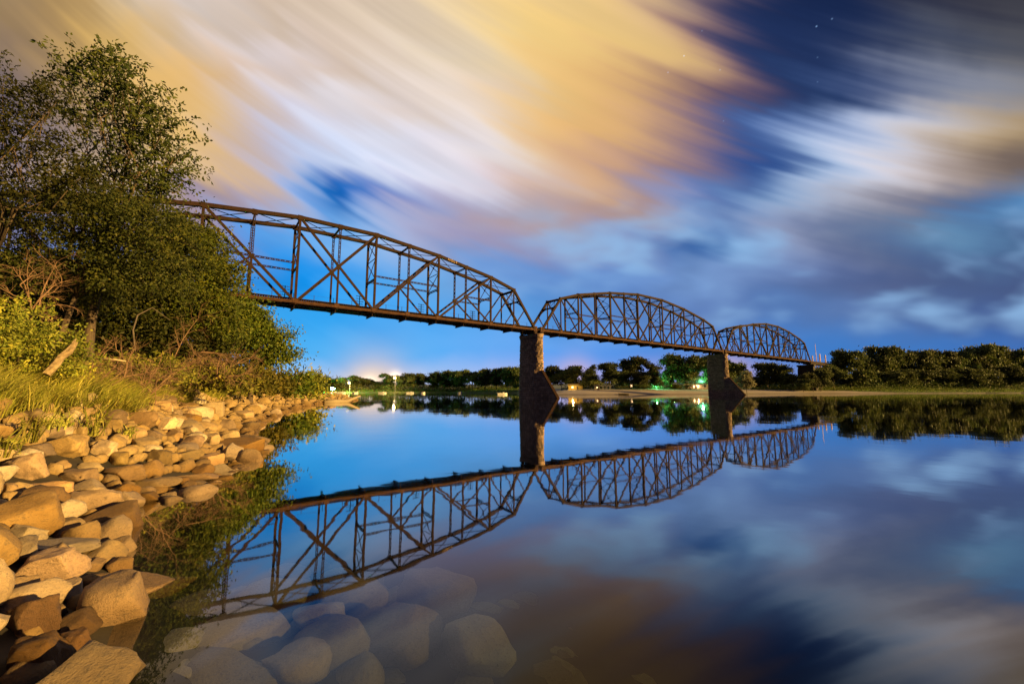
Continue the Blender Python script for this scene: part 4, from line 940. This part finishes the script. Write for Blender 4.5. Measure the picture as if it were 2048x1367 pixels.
def grass_obj(name, seed, n, per, sp, H, Wd, lean, mt, e0, e1, lo=4.5, pw=1.4):
    g = np.random.default_rng(seed); c = bank_points(g, n, lo, LTOT * .62, e0, e1, pw)
    D = np.hypot(c[:, 0], c[:, 1]); k = np.repeat(np.arange(n), per); D = D[k]
    b = c[k] + np.stack([g.normal(size=len(k)) * sp, g.normal(size=len(k)) * sp, np.full(len(k), -.04)], 1) * (.7 + D / 40)[:, None]
    b[:, 2] = terrain(b[:, 0], b[:, 1]) - .04
    hh = np.repeat(g.uniform(.55, 1.25, n), per)
    v, f = blades(g, b, H * hh, Wd * (.7 + D / 22), lean)
    link(name, raw_mesh(name, v, f, mt), kind='stuff')
grass_obj('bank_grass', 71, 2300, 40, .18, .85, .017, .5, GRASS, 3.9, 9, pw=1.15)
grass_obj('slope_grass', 74, 1300, 44, .24, 1.05, .024, .5, GRASS, 7.5, 15, pw=1.3)
grass_obj('dry_grass', 72, 420, 34, .18, .95, .013, .55, DRYGRASS, 4.6, 9.5)
grass_obj('bank_weeds', 73, 700, 34, .17, .62, .034, .4, LEAF_BRIGHT, 3.6, 9.0, pw=1.15)
for k, (px, py, h, lab) in enumerate([(185, 880, .75, 'tall green weed growing between rocks beside the brightest yellow boulder'), (56, 895, .7, 'thin yellow green weed stalk at the left between rocks'), (125, 872, .4, 'small green weed in the gap above the brightest yellow boulder'), (12, 925, .5, 'green weed at the left edge above the large orange boulder'), (250, 885, .35, 'low pale grass tuft on the rocks below the long flat topped boulder'), (95, 872, .35, 'tiny weed left of the small gap weed')]):
    g = np.random.default_rng(80 + k); p = ground_at(px, py); n = 26
    v, f = blades(g, g.normal(size=(n, 3)) * (.09, .09, 0), h * 1.25, .035, .25)
    pos = g.normal(size=(70, 3)) * (.11, .11, .18 * h) + (.08, 0, h * .55); v2, f2 = leaves(g, pos, .11, .04, -.3)
    tag(link('weed_plant', raw_mesh('weed_plant', np.concatenate([v, v2]), np.concatenate([f, f2 + len(v)]), GRASS), None, (p.x, p.y, p.z + .12)), lab, 'weed', 'weeds growing among the rocks')

# ------------------------------------------------------------------ far bank
def far_tree_mesh(seed, kind):
    g = np.random.default_rng(seed); lb = []
    if kind == 'round': lb = [((g.normal() * .16, g.normal() * .16, z), (.30 - .10 * abs(z - .58), .30 - .1 * abs(z - .58), .15)) for z in (.3, .42, .55, .68, .8) for _ in range(3)]
    elif kind == 'tall': lb = [((g.normal() * .12, g.normal() * .12, z), (.24, .24, .12)) for z in (.2, .34, .48, .62, .76, .88) for _ in range(2)]
    elif kind == 'spread': lb = [((.36 * math.cos(q) * g.uniform(.3, 1), .36 * math.sin(q) * g.uniform(.3, 1), g.uniform(.5, .9)), (.17, .17, .08)) for q in np.linspace(0, 6.28, 11)] + [((g.normal() * .15, g.normal() * .15, z), (.3, .3, .14)) for z in (.3, .45)]
    elif kind == 'cone': lb = [((g.normal() * .04, g.normal() * .04, z), (.40 * (1.05 - z) + .05, .40 * (1.05 - z) + .05, .12)) for z in (.18, .32, .46, .6, .74, .88)]
    else: lb = [((g.normal() * .20, g.normal() * .20, g.uniform(.25, .85)), (.22, .22, .12)) for _ in range(11)]
    lb = [(np.array(c), np.array(r)) for c, r in lb]
    cs, ou = clumps(g, lb, 70 * 11, .5); cs = cs[g.permutation(len(cs))[:330]]; idx = np.repeat(np.arange(len(cs)), 24)
    sz_ = g.uniform(.5, 1.5, (len(cs), 1)); pos = cs[idx] + g.normal(size=(len(idx), 3)) * (.048, .048, .028) * sz_[idx]
    top = pos[:, 2].max(); wd = np.percentile(np.abs(pos[:, :2]), 97); pos[:, 2] /= top; pos[:, :2] *= .5 / wd
    v, f = leaves(g, pos, .056, .042, .3)
    t = MB(); t.tube([(0, 0, -.06), (0, 0, .1), (.01, .01, .32), (.02, 0, .6)], [.022, .018, .014, .006], 6, False)
    for q in range(5):
        a = g.uniform(0, 6.28); z = g.uniform(.18, .4); t.tube([(0, 0, z), (.12 * math.cos(a), .12 * math.sin(a), z + .14), (.26 * math.cos(a), .26 * math.sin(a), z + .28)], [.010, .007, .003], 4, False)
    return raw_mesh('crown', v, f, LEAF_FAR), t.mesh('trunk', BARK)
KINDS = ['round', 'tall', 'spread', 'cone', 'loose']
FT = {k: [far_tree_mesh(200 + 10 * i + j, k) for j in range(2)] for i, k in enumerate(KINDS)}
cnt = {}
def far_tree(px, top, w_, D, kind, label, group, leaf=None):
    x = (px - 1024) / FPX * D; z = tz(x, D); ztop = (778.5 - top) / FPX * D * 1.0 + CAMH; h = ztop - z; ww = w_ / FPX * D
    i = cnt.get(kind, 0); cnt[kind] = i + 1; cm, tm = FT[kind][i % 2]
    root = empty('tree', (x, D, z), (i * 2.4) % 6.28, label=label, cat='tree', group=group); root.scale = (ww, ww, h)
    link('trunk', tm, root); c = link('crown', cm, root)
    if leaf is not None: c.material_slots[0].link = 'OBJECT'; c.material_slots[0].material = leaf
    return root
ORD = ['first', 'second', 'third', 'fourth', 'fifth', 'sixth', 'seventh', 'eighth', 'ninth', 'tenth', 'eleventh', 'twelfth', 'thirteenth', 'fourteenth', 'fifteenth', 'sixteenth', 'seventeenth', 'eighteenth', 'nineteenth', 'twentieth', 'twenty first', 'twenty second', 'twenty third', 'twenty fourth', 'twenty fifth']
KD = {'round': 'round', 'tall': 'tall narrow', 'spread': 'wide flat crowned', 'cone': 'pointed', 'loose': 'loose'}
ROWS = [
 ('on the far left shore', 'trees on the far left shore', 'from the left', [(622, 755, 30, 350, 'round'), (643, 750, 34, 352, 'loose'), (667, 756, 30, 350, 'round'), (688, 754, 22, 345, 'round'), (712, 750, 30, 350, 'round'), (735, 753, 34, 350, 'loose'), (757, 762, 24, 352, 'round'), (781, 746, 32, 350, 'tall'), (803, 750, 28, 350, 'loose'), (823, 745, 32, 348, 'round'),
   (846, 742, 34, 347, 'loose'), (870, 744, 34, 345, 'round'), (893, 739, 38, 342, 'loose'), (918, 737, 40, 338, 'spread'), (945, 738, 40, 335, 'loose'), (969, 736, 36, 330, 'round'), (993, 734, 40, 325, 'loose'), (1016, 733, 38, 318, 'round'), (1034, 731, 34, 312, 'tall')]),
 ('behind the sand', 'trees behind the sand beach between the piers', 'from the nearer pier', [(1100, 730, 36, 262, 'round'), (1122, 733, 38, 256, 'loose'), (1147, 730, 40, 256, 'round'), (1181, 728, 36, 244, 'cone'), (1219, 722, 36, 250, 'spread'), (1242, 741, 36, 258, 'round'), (1266, 711, 54, 262, 'spread'), (1286, 742, 34, 250, 'round'), (1308, 723, 28, 258, 'tall'),
   (1334, 738, 34, 268, 'loose'), (1353, 706, 54, 266, 'round'), (1388, 704, 54, 266, 'loose'), (1420, 708, 44, 268, 'round')]),
 ('right of the farther pier', 'trees right of the farther pier under the truss', 'from the farther pier', [(1445, 714, 42, 282, 'round'), (1470, 722, 40, 288, 'loose'), (1506, 752, 34, 300, 'round'), (1532, 722, 46, 296, 'spread'), (1558, 728, 44, 300, 'round'), (1582, 742, 34, 284, 'loose'), (1603, 757, 30, 268, 'round'), (1622, 744, 30, 270, 'loose'), (1637, 737, 34, 275, 'round')]),
 ('on the right bank', 'tall trees on the right bank', 'from the bridge end', [(1640, 733, 40, 290, 'round'), (1664, 722, 46, 296, 'loose'), (1698, 696, 60, 304, 'spread'), (1734, 715, 46, 330, 'round'), (1760, 687, 52, 330, 'spread'), (1790, 706, 46, 334, 'round'), (1816, 702, 44, 334, 'loose'), (1850, 698, 54, 336, 'round'), (1886, 694, 50, 338, 'spread'), (1916, 692, 46, 340, 'loose'),
   (1944, 701, 46, 342, 'round'), (1969, 684, 54, 344, 'spread'), (1996, 695, 48, 346, 'round'), (2026, 697, 50, 348, 'loose'), (2060, 700, 56, 350, 'round')]),
 ('in the low front row, right bank', 'lower trees in front on the right bank', 'from the bridge end', [(1628, 757, 36, 306, 'round'), (1682, 748, 44, 308, 'loose'), (1722, 750, 44, 310, 'round'), (1764, 742, 50, 312, 'loose'), (1806, 738, 50, 314, 'round'), (1846, 735, 52, 316, 'loose'), (1888, 738, 50, 318, 'round'), (1930, 734, 50, 320, 'round'), (1974, 736, 52, 322, 'loose'), (2016, 730, 56, 326, 'round'), (2056, 732, 50, 328, 'loose')]),
]
for where, grp, how, rows in ROWS:
    for i, (px, top, w_, D, kd) in enumerate(rows):
        far_tree(px, top, w_, D, kd, f'{ORD[i]} tree {where} {how}, {KD[kd]} crown', grp)
far_tree(1490, 741, 30, 246, 'round', 'pale grey green bush at the edge of the sand beside the farther pier', 'bushes on the far shore', LEAF_GREY)
far_tree(1346, 768, 22, 249, 'round', 'low round shrub lit green on the lawn behind the beach', 'bushes on the far shore', LEAF_MID)
far_tree(1284, 768, 30, 244, 'loose', 'dark shrub on the lawn edge left of the green light', 'bushes on the far shore')
far_tree(1240, 770, 22, 243, 'loose', 'small shrub on the lawn behind the beached boat', 'bushes on the far shore')

def shore_brush(name, n, seed, px0, px1, D0, D1, h0, h1, L, mt, jump=0):
    g = np.random.default_rng(seed); px = g.uniform(px0, px1, n); D = D0 + (D1 - D0) * g.uniform(size=n); x = (px - 1024) / FPX * D; z = terrain(x, D)
    sf = sdist(FAR, x, D); ok = (sf > jump); x, D, z = x[ok], D[ok], z[ok]
    lump = .55 + .45 * np.sin(x * .31 + 2 * np.sin(x * .083)) * np.sin(D * .4 + x * .05); u = g.uniform(size=len(x)) ** 1.3
    pos = np.stack([x, D, z + h0 + (h1 * lump - h0) * u], 1); v, f = leaves(g, pos, L, L * .7, .1); link(name, raw_mesh(name, v, f, mt), kind='stuff')
shore_brush('far_undergrowth', 15000, 301, 610, 1040, 338, 362, 0, 7, .9, LEAF_FAR, 4)
shore_brush('beach_undergrowth', 9000, 302, 1090, 1470, 262, 285, 0, 5.0, .8, LEAF_FAR, 30)
shore_brush('right_undergrowth', 22000, 303, 1470, 2120, 300, 345, 0, 9, 1.0, LEAF_FAR, 22)
shore_brush('shore_weeds', 26000, 304, 1610, 2140, 285, 330, 0, 1.9, .55, LEAF_REED, 11)
shore_brush('shore_reeds', 16000, 307, 1700, 2140, 280, 320, 0, 1.5, .5, LEAF_REED, 4)
shore_brush('shore_scrub', 7000, 305, 1500, 1780, 272, 312, 0, 2.8, .6, LEAF_MID, 13)
shore_brush('left_shore_grass', 12000, 306, 640, 1040, 300, 346, 0, 1.5, .6, LEAF_REED, 2.5)

# ------------------------------------------------------------------ lights, houses and boats on the far shore
def plight(name, loc, c, p, r=.3):
    l = bpy.data.lights.new(name, 'POINT'); l.energy = p; l.color = c; l.shadow_soft_size = r; o = bpy.data.objects.new(name, l); COL.objects.link(o); o.location = loc; return o
METAL = mat('grey_metal', [(.3, (.18, .18, .19)), (.7, (.28, .28, .29))], 3, .5)
def street_lamp(px, py, D, label, s, pw, c):
    p = np.array(at(px, py, D)); z = tz(p[0], p[1]); h = p[2] - z
    root = empty('street_lamp', (p[0], p[1], z), 0, label=label, cat='street lamp', group='street lamps on the far left shore')
    b = MB(); b.tube([(0, 0, -.5), (0, 0, h * .6), (0, 0, h + .4)], [.16, .12, .08], 8); b.tube([(0, 0, h + .3), (0, -.8, h + .6), (0, -1.5, h + .55)], [.07, .06, .05], 6); b.obj('pole', METAL, root)
    b = MB(); b.box((0, -1.9, h + .58), (.22, .5, .10)); b.obj('lamp_head', METAL, root)
    bm = bmesh.new(); bmesh.ops.create_uvsphere(bm, u_segments=12, v_segments=8, radius=s); me = bpy.data.meshes.new('bulb'); bm.to_mesh(me); bm.free(); me.materials.append(glow('sodium_bulb', (1, .55, .16), 16)); link('bulb', me, root, (0, -1.9, h + .2 - s * .4))
    plight('lamp_light', (p[0], p[1] - 2.2, p[2] - .6), c, pw, .6)
street_lamp(700, 765, 330, 'lit orange street lamp near the green light on the far left shore', .75, 20000, (1, .62, .22))
street_lamp(791, 755, 336, 'brightest lit street lamp, above the trees of the far left shore', .9, 30000, (1, .66, .28))
def flood(px, py, D, label, c, pw, s):
    p = np.array(at(px, py, D)); z = tz(p[0], p[1]); h = max(p[2] - z, .6); root = empty('floodlight', (p[0], p[1], z), 0, label=label, cat='floodlight', group='floodlights on the far shore')
    b = MB(); b.beam((0, 0, -.3), (0, 0, h), .12, .12); b.obj('post', METAL, root)
    b = MB(); b.box((0, .12, h + s * .4), (s, .1, s * .6)); b.obj('housing', METAL, root)
    b = MB(); b.box((0, -.01, h + s * .4), (s * .92, .02, s * .52)); b.obj('lens', glow('flood_lens', (c[0] * .3, c[1], c[2] * .5), 3.5), root)
    plight('flood_light', (p[0], p[1] - 1.0, p[2] + 1.0), c, pw, .5)
flood(665, 779, 326, 'bright green floodlight shining under the trees of the far left shore', (.10, 1, .22), 70000, 1.7)
flood(1345, 774, 250, 'green floodlight on the lawn between the trees behind the beach', (.35, 1, .08), 9000, .5)
flood(1312, 773, 262, 'dimmer blue green floodlight on the lawn left of the green one', (.2, 1, .45), 6000, .3)
flood(1402, 762, 268, 'small green light among the branches by the dark house', (.2, 1, .45), 2200, .15)
WALLP = mat('pale_siding', [(.3, (.30, .25, .20)), (.7, (.40, .34, .28))], 1, .8); ROOFM = mat('dark_shingle', [(.3, (.035, .03, .03)), (.7, (.07, .06, .055))], 2, .9)
WARM = glow('lit_window', (1, .62, .28), 2.2); DOORM = mat('dark_door', [(.3, (.06, .04, .03)), (.7, (.09, .06, .045))], 3, .6); TRIM = mat('white_trim', [(.3, (.5, .46, .42)), (.7, (.62, .58, .53))], 3, .6)
def house(px, D, wm, dm, hm, rm, label, wins, roof=ROOFM, wall=WALLP, porch=False, door=None):
    x = (px - 1024) / FPX * D; z = tz(x, D); root = empty('house', (x, D, z), R(-8), label=label, cat='house', group='houses behind the sand beach')
    b = MB(); b.box((0, 0, hm / 2 - .5), (wm / 2, dm / 2, hm / 2 + .5)); b.add([(-wm / 2, -dm / 2, hm), (-wm / 2, dm / 2, hm), (-wm / 2, 0, hm + rm), (wm / 2, -dm / 2, hm), (wm / 2, dm / 2, hm), (wm / 2, 0, hm + rm)], [(0, 1, 2), (3, 5, 4)]); b.obj('wall', wall, root)
    b = MB(); e = .5
    for s in (-1, 1): b.add([(-wm / 2 - e, s * (dm / 2 + e), hm - .25), (wm / 2 + e, s * (dm / 2 + e), hm - .25), (wm / 2 + e, 0, hm + rm + .1), (-wm / 2 - e, 0, hm + rm + .1), (-wm / 2 - e, s * (dm / 2 + e), hm - .05), (wm / 2 + e, s * (dm / 2 + e), hm - .05), (wm / 2 + e, 0, hm + rm + .3), (-wm / 2 - e, 0, hm + rm + .3)], [(0, 1, 2, 3), (4, 5, 6, 7), (0, 1, 5, 4), (1, 2, 6, 5), (0, 3, 7, 4)])
    rf = b.obj('roof', roof, root); b = MB(); b.box((wm * .25, dm * .15, hm + rm), (.4, .4, 1.0)); b.obj('chimney', DOORM, rf)
    for (wx_, wz_, ww, wh, lit) in wins:
        b = MB()
        for s in (-1, 1): b.box((wx_ + s * (ww / 2 + .05), -dm / 2 - .04, wz_), (.06, .05, wh / 2 + .1)); b.box((wx_, -dm / 2 - .045, wz_ + s * (wh / 2 + .05)), (ww / 2 - .015, .05, .06))
        b.box((wx_, -dm / 2 - .03, wz_), (.03, .03, wh / 2)); fr = b.obj('window', TRIM, root)
        b = MB(); b.box((wx_, -dm / 2 - .01, wz_), (ww / 2, .012, wh / 2)); b.obj('pane', WARM if lit else mat('dark_pane', [(.3, (.02, .02, .03)), (.7, (.03, .03, .04))], 1, .1), fr)
    if door is not None: b = MB(); b.box((door, -dm / 2 - .03, 1.0), (.5, .04, 1.05)); b.obj('door', DOORM, root)
    if porch:
        b = MB(); b.box((0, -dm / 2 - 1.4, .15), (wm * .22, 1.4, .15))
        for s in (-1, 0, 1): b.box((s * wm * .2, -dm / 2 - 2.6, 1.5), (.1, .1, 1.3))
        b.box((0, -dm / 2 - 1.4, 2.95), (wm * .24, 1.6, .12)); b.obj('porch', TRIM, root)
        plight('porch_light', (x, D - dm / 2 - 1.0, z + 2.3), (1, .62, .3), 260, .15)
    return root
house(1386, 272, 17, 9, 4.2, 4.0, 'large dark roofed house with a lit porch behind trees by the farther pier', [(-5.5, 2, 1.3, 1.6, False), (-1.4, 1.7, 1.0, 1.5, True), (1.2, 1.7, 1.0, 1.5, True), (5.5, 2, 1.4, 1.5, False)], porch=True, door=-.1)
house(1268, 272, 12, 8, 3.2, 2.4, 'low house with two warm lit windows behind the widest tall tree', [(-2.8, 1.7, 1.2, 1.5, True), (2.6, 1.7, 1.2, 1.5, True)], door=0)
YEL = mat('yellow_siding', [(.3, (.34, .25, .07)), (.7, (.44, .33, .11))], 1, .8)
house(1150, 246, 8.5, 5, 2.4, 1.0, 'small yellow lit hut behind the beach, nearest to the nearer pier', [(-1.8, 1.4, 1, 1, True)], wall=YEL, roof=YEL, door=1.2); plight('hut_light', (at(1146, 770, 240).x, 240, 5.2), (1, .62, .18), 800, .3)
house(1193, 236, 2.8, 3, 2.0, .5, 'tiny pale shed with a flat canopy beside the pointed tree', [(0, 1.3, .8, .6, True)], door=.8)
cx_ = (1208 - 1024) / FPX * 238; b = MB(); zz = tz(cx_, 238)
for sx_ in (-3.2, -1.1, 1.1, 3.2):
    for sy_ in (-1.2, 1.2): b.box((sx_, sy_, 1.1), (.09, .09, 1.2))
b.box((0, 0, 2.35), (3.8, 1.8, .12)); b.box((0, 0, .75), (1.2, .4, .05)); tag(b.obj('picnic_shelter', METAL), 'low open shelter with a flat roof beside the tiny shed', 'shelter').location = (cx_, 238, zz)
WHITE = mat('white_gelcoat', [(.3, (.72, .70, .66)), (.7, (.82, .80, .76))], 2, .35); GLASSD = mat('boat_glass', [(.3, (.05, .06, .08)), (.7, (.08, .09, .11))], 2, .1)
def boat_hull(Lb, Wb, Hb):
    b = MB(); secs = []
    for t in np.linspace(0, 1, 9):
        wv = Wb / 2 * (1 - max(0, (t - .55) / .45) ** 2.2 * .97); k = .12 + .25 * max(0, t - .5)
        secs.append([(Lb * (t - .5), -wv, Hb + k * .6), (Lb * (t - .5), -wv * .82, .1), (Lb * (t - .5), 0, -.28 + .3 * max(0, t - .8)), (Lb * (t - .5), wv * .82, .1), (Lb * (t - .5), wv, Hb + k * .6)])
    v = [p for s in secs for p in s]; b.add(v, [(i * 5 + k, i * 5 + k + 1, (i + 1) * 5 + k + 1, (i + 1) * 5 + k) for i in range(8) for k in range(4)] + [(0, 4, 3, 2, 1)] + [(i * 5, (i + 1) * 5, (i + 1) * 5 + 4, i * 5 + 4) for i in range(4, 8)]); return b
def motorboat(label):
    root = empty('motorboat', (0, 0, 0), 0, label=label, cat='boat', group='small boats moored along the far left shore')
    boat_hull(5.2, 2.0, .75).obj('hull', WHITE, root)
    b = MB(); b.box((-.2, 0, .45), (1.9, .8, .05)); b.box((.55, 0, .95), (.35, .85, .3)); b.obj('console', WHITE, root)
    b = MB(); b.add([(.9, -.85, 1.0), (.9, .85, 1.0), (.55, .75, 1.55), (.55, -.75, 1.55), (.2, -.85, 1.05), (.2, .85, 1.05)], [(0, 1, 2, 3), (0, 3, 4), (1, 5, 2)]); b.obj('windscreen', GLASSD, root)
    b = MB(); b.box((-2.75, 0, .75), (.22, .2, .38)); b.box((-2.75, 0, .1), (.08, .08, .5)); b.obj('outboard_motor', METAL, root)
    b = MB(); b.box((-1.2, 0, .85), (.3, .8, .3)); b.obj('seat', METAL, root); return root
BO = [(1005, 215, 8, 'largest looking white motorboat, moored just left of the nearer pier'), (921, 275, 75, 'white boat with its stern to us, alone between the pier and the boat pair'), (848, 270, 80, 'white boat right of the brightest lamp reflection'), (822, 285, 20, 'small white boat left of the boxy white one, below the brightest lamp'),
      (767, 285, 5, 'long low white boat below the glow between the two street lamps'), (714, 290, 70, 'white boat on the far left shore just right of the orange street lamp'), (686, 290, 15, 'white boat between the green light and the orange street lamp'), (671, 292, 40, 'tiny white boat right beside the green light')]
for k, (px, D, rz, lab) in enumerate(BO):
    o = motorboat(lab); o.location = ((px - 1024) / FPX * D, D, 0); o.rotation_euler = (0, 0, R(rz))
root = empty('beached_boat', ((1246 - 1024) / FPX * 212, 212, .25), R(4), label='dark low rowing boat pulled up at the water line of the beach', cat='boat'); boat_hull(5.5, 1.6, .4).obj('hull', TIMBER, root)
b = MB(); b.box((-1.0, 0, .3), (.15, .7, .04)); b.box((.6, 0, .3), (.15, .65, .04)); b.obj('thwart', METAL, root)
# masts beyond the right bank
REDW = mat('red_white_paint', [(.35, (.62, .22, .18)), (.6, (.8, .74, .72))], .12, .6, stretch=(.1, .1, 1))
for k, (px, top, D, r, lab) in enumerate([(1634, 688, 420, .22, 'tallest thin lattice mast rising beyond the end of the bridge'), (1626, 711, 420, .55, 'short pale stack left of the tallest mast'), (1641, 708, 420, .6, 'short pale stack just right of the tallest mast'), (1652, 710, 420, .55, 'short pale stack closest to the trees of the right bank')]):
    x = (px - 1024) / FPX * D; z = tz(x, D); h = (778.5 - top) / FPX * D + CAMH - z; b = MB()
    if k == 0:
        for q in range(3):
            a = q * 2.094; b.beam((.5 * math.cos(a), .5 * math.sin(a), 0), (.12 * math.cos(a), .12 * math.sin(a), h), .14, .14)
        for q in range(30):
            z0, z1 = h * q / 30, h * (q + 1) / 30; r0_, r1_ = .5 - .38 * q / 30, .5 - .38 * (q + 1) / 30
            for w3 in range(3): a, c = w3 * 2.094, (w3 + 1) * 2.094; b.beam((r0_ * math.cos(a), r0_ * math.sin(a), z0), (r1_ * math.cos(c), r1_ * math.sin(c), z1), .07, .07)
        b.tube([(0, 0, h), (0, 0, h + 3)], [.06, .03], 5)
    else: b.tube([(0, 0, -1), (0, 0, h * .5), (0, 0, h - .4), (0, 0, h)], [r * 1.25, r * 1.1, r, r * 1.1], 10)
    tag(b.obj('radio_mast' if k == 0 else 'smoke_stack', REDW), lab, 'mast' if k == 0 else 'chimney stack', None if k == 0 else 'stacks beyond the right bank').location = (x, D, z)
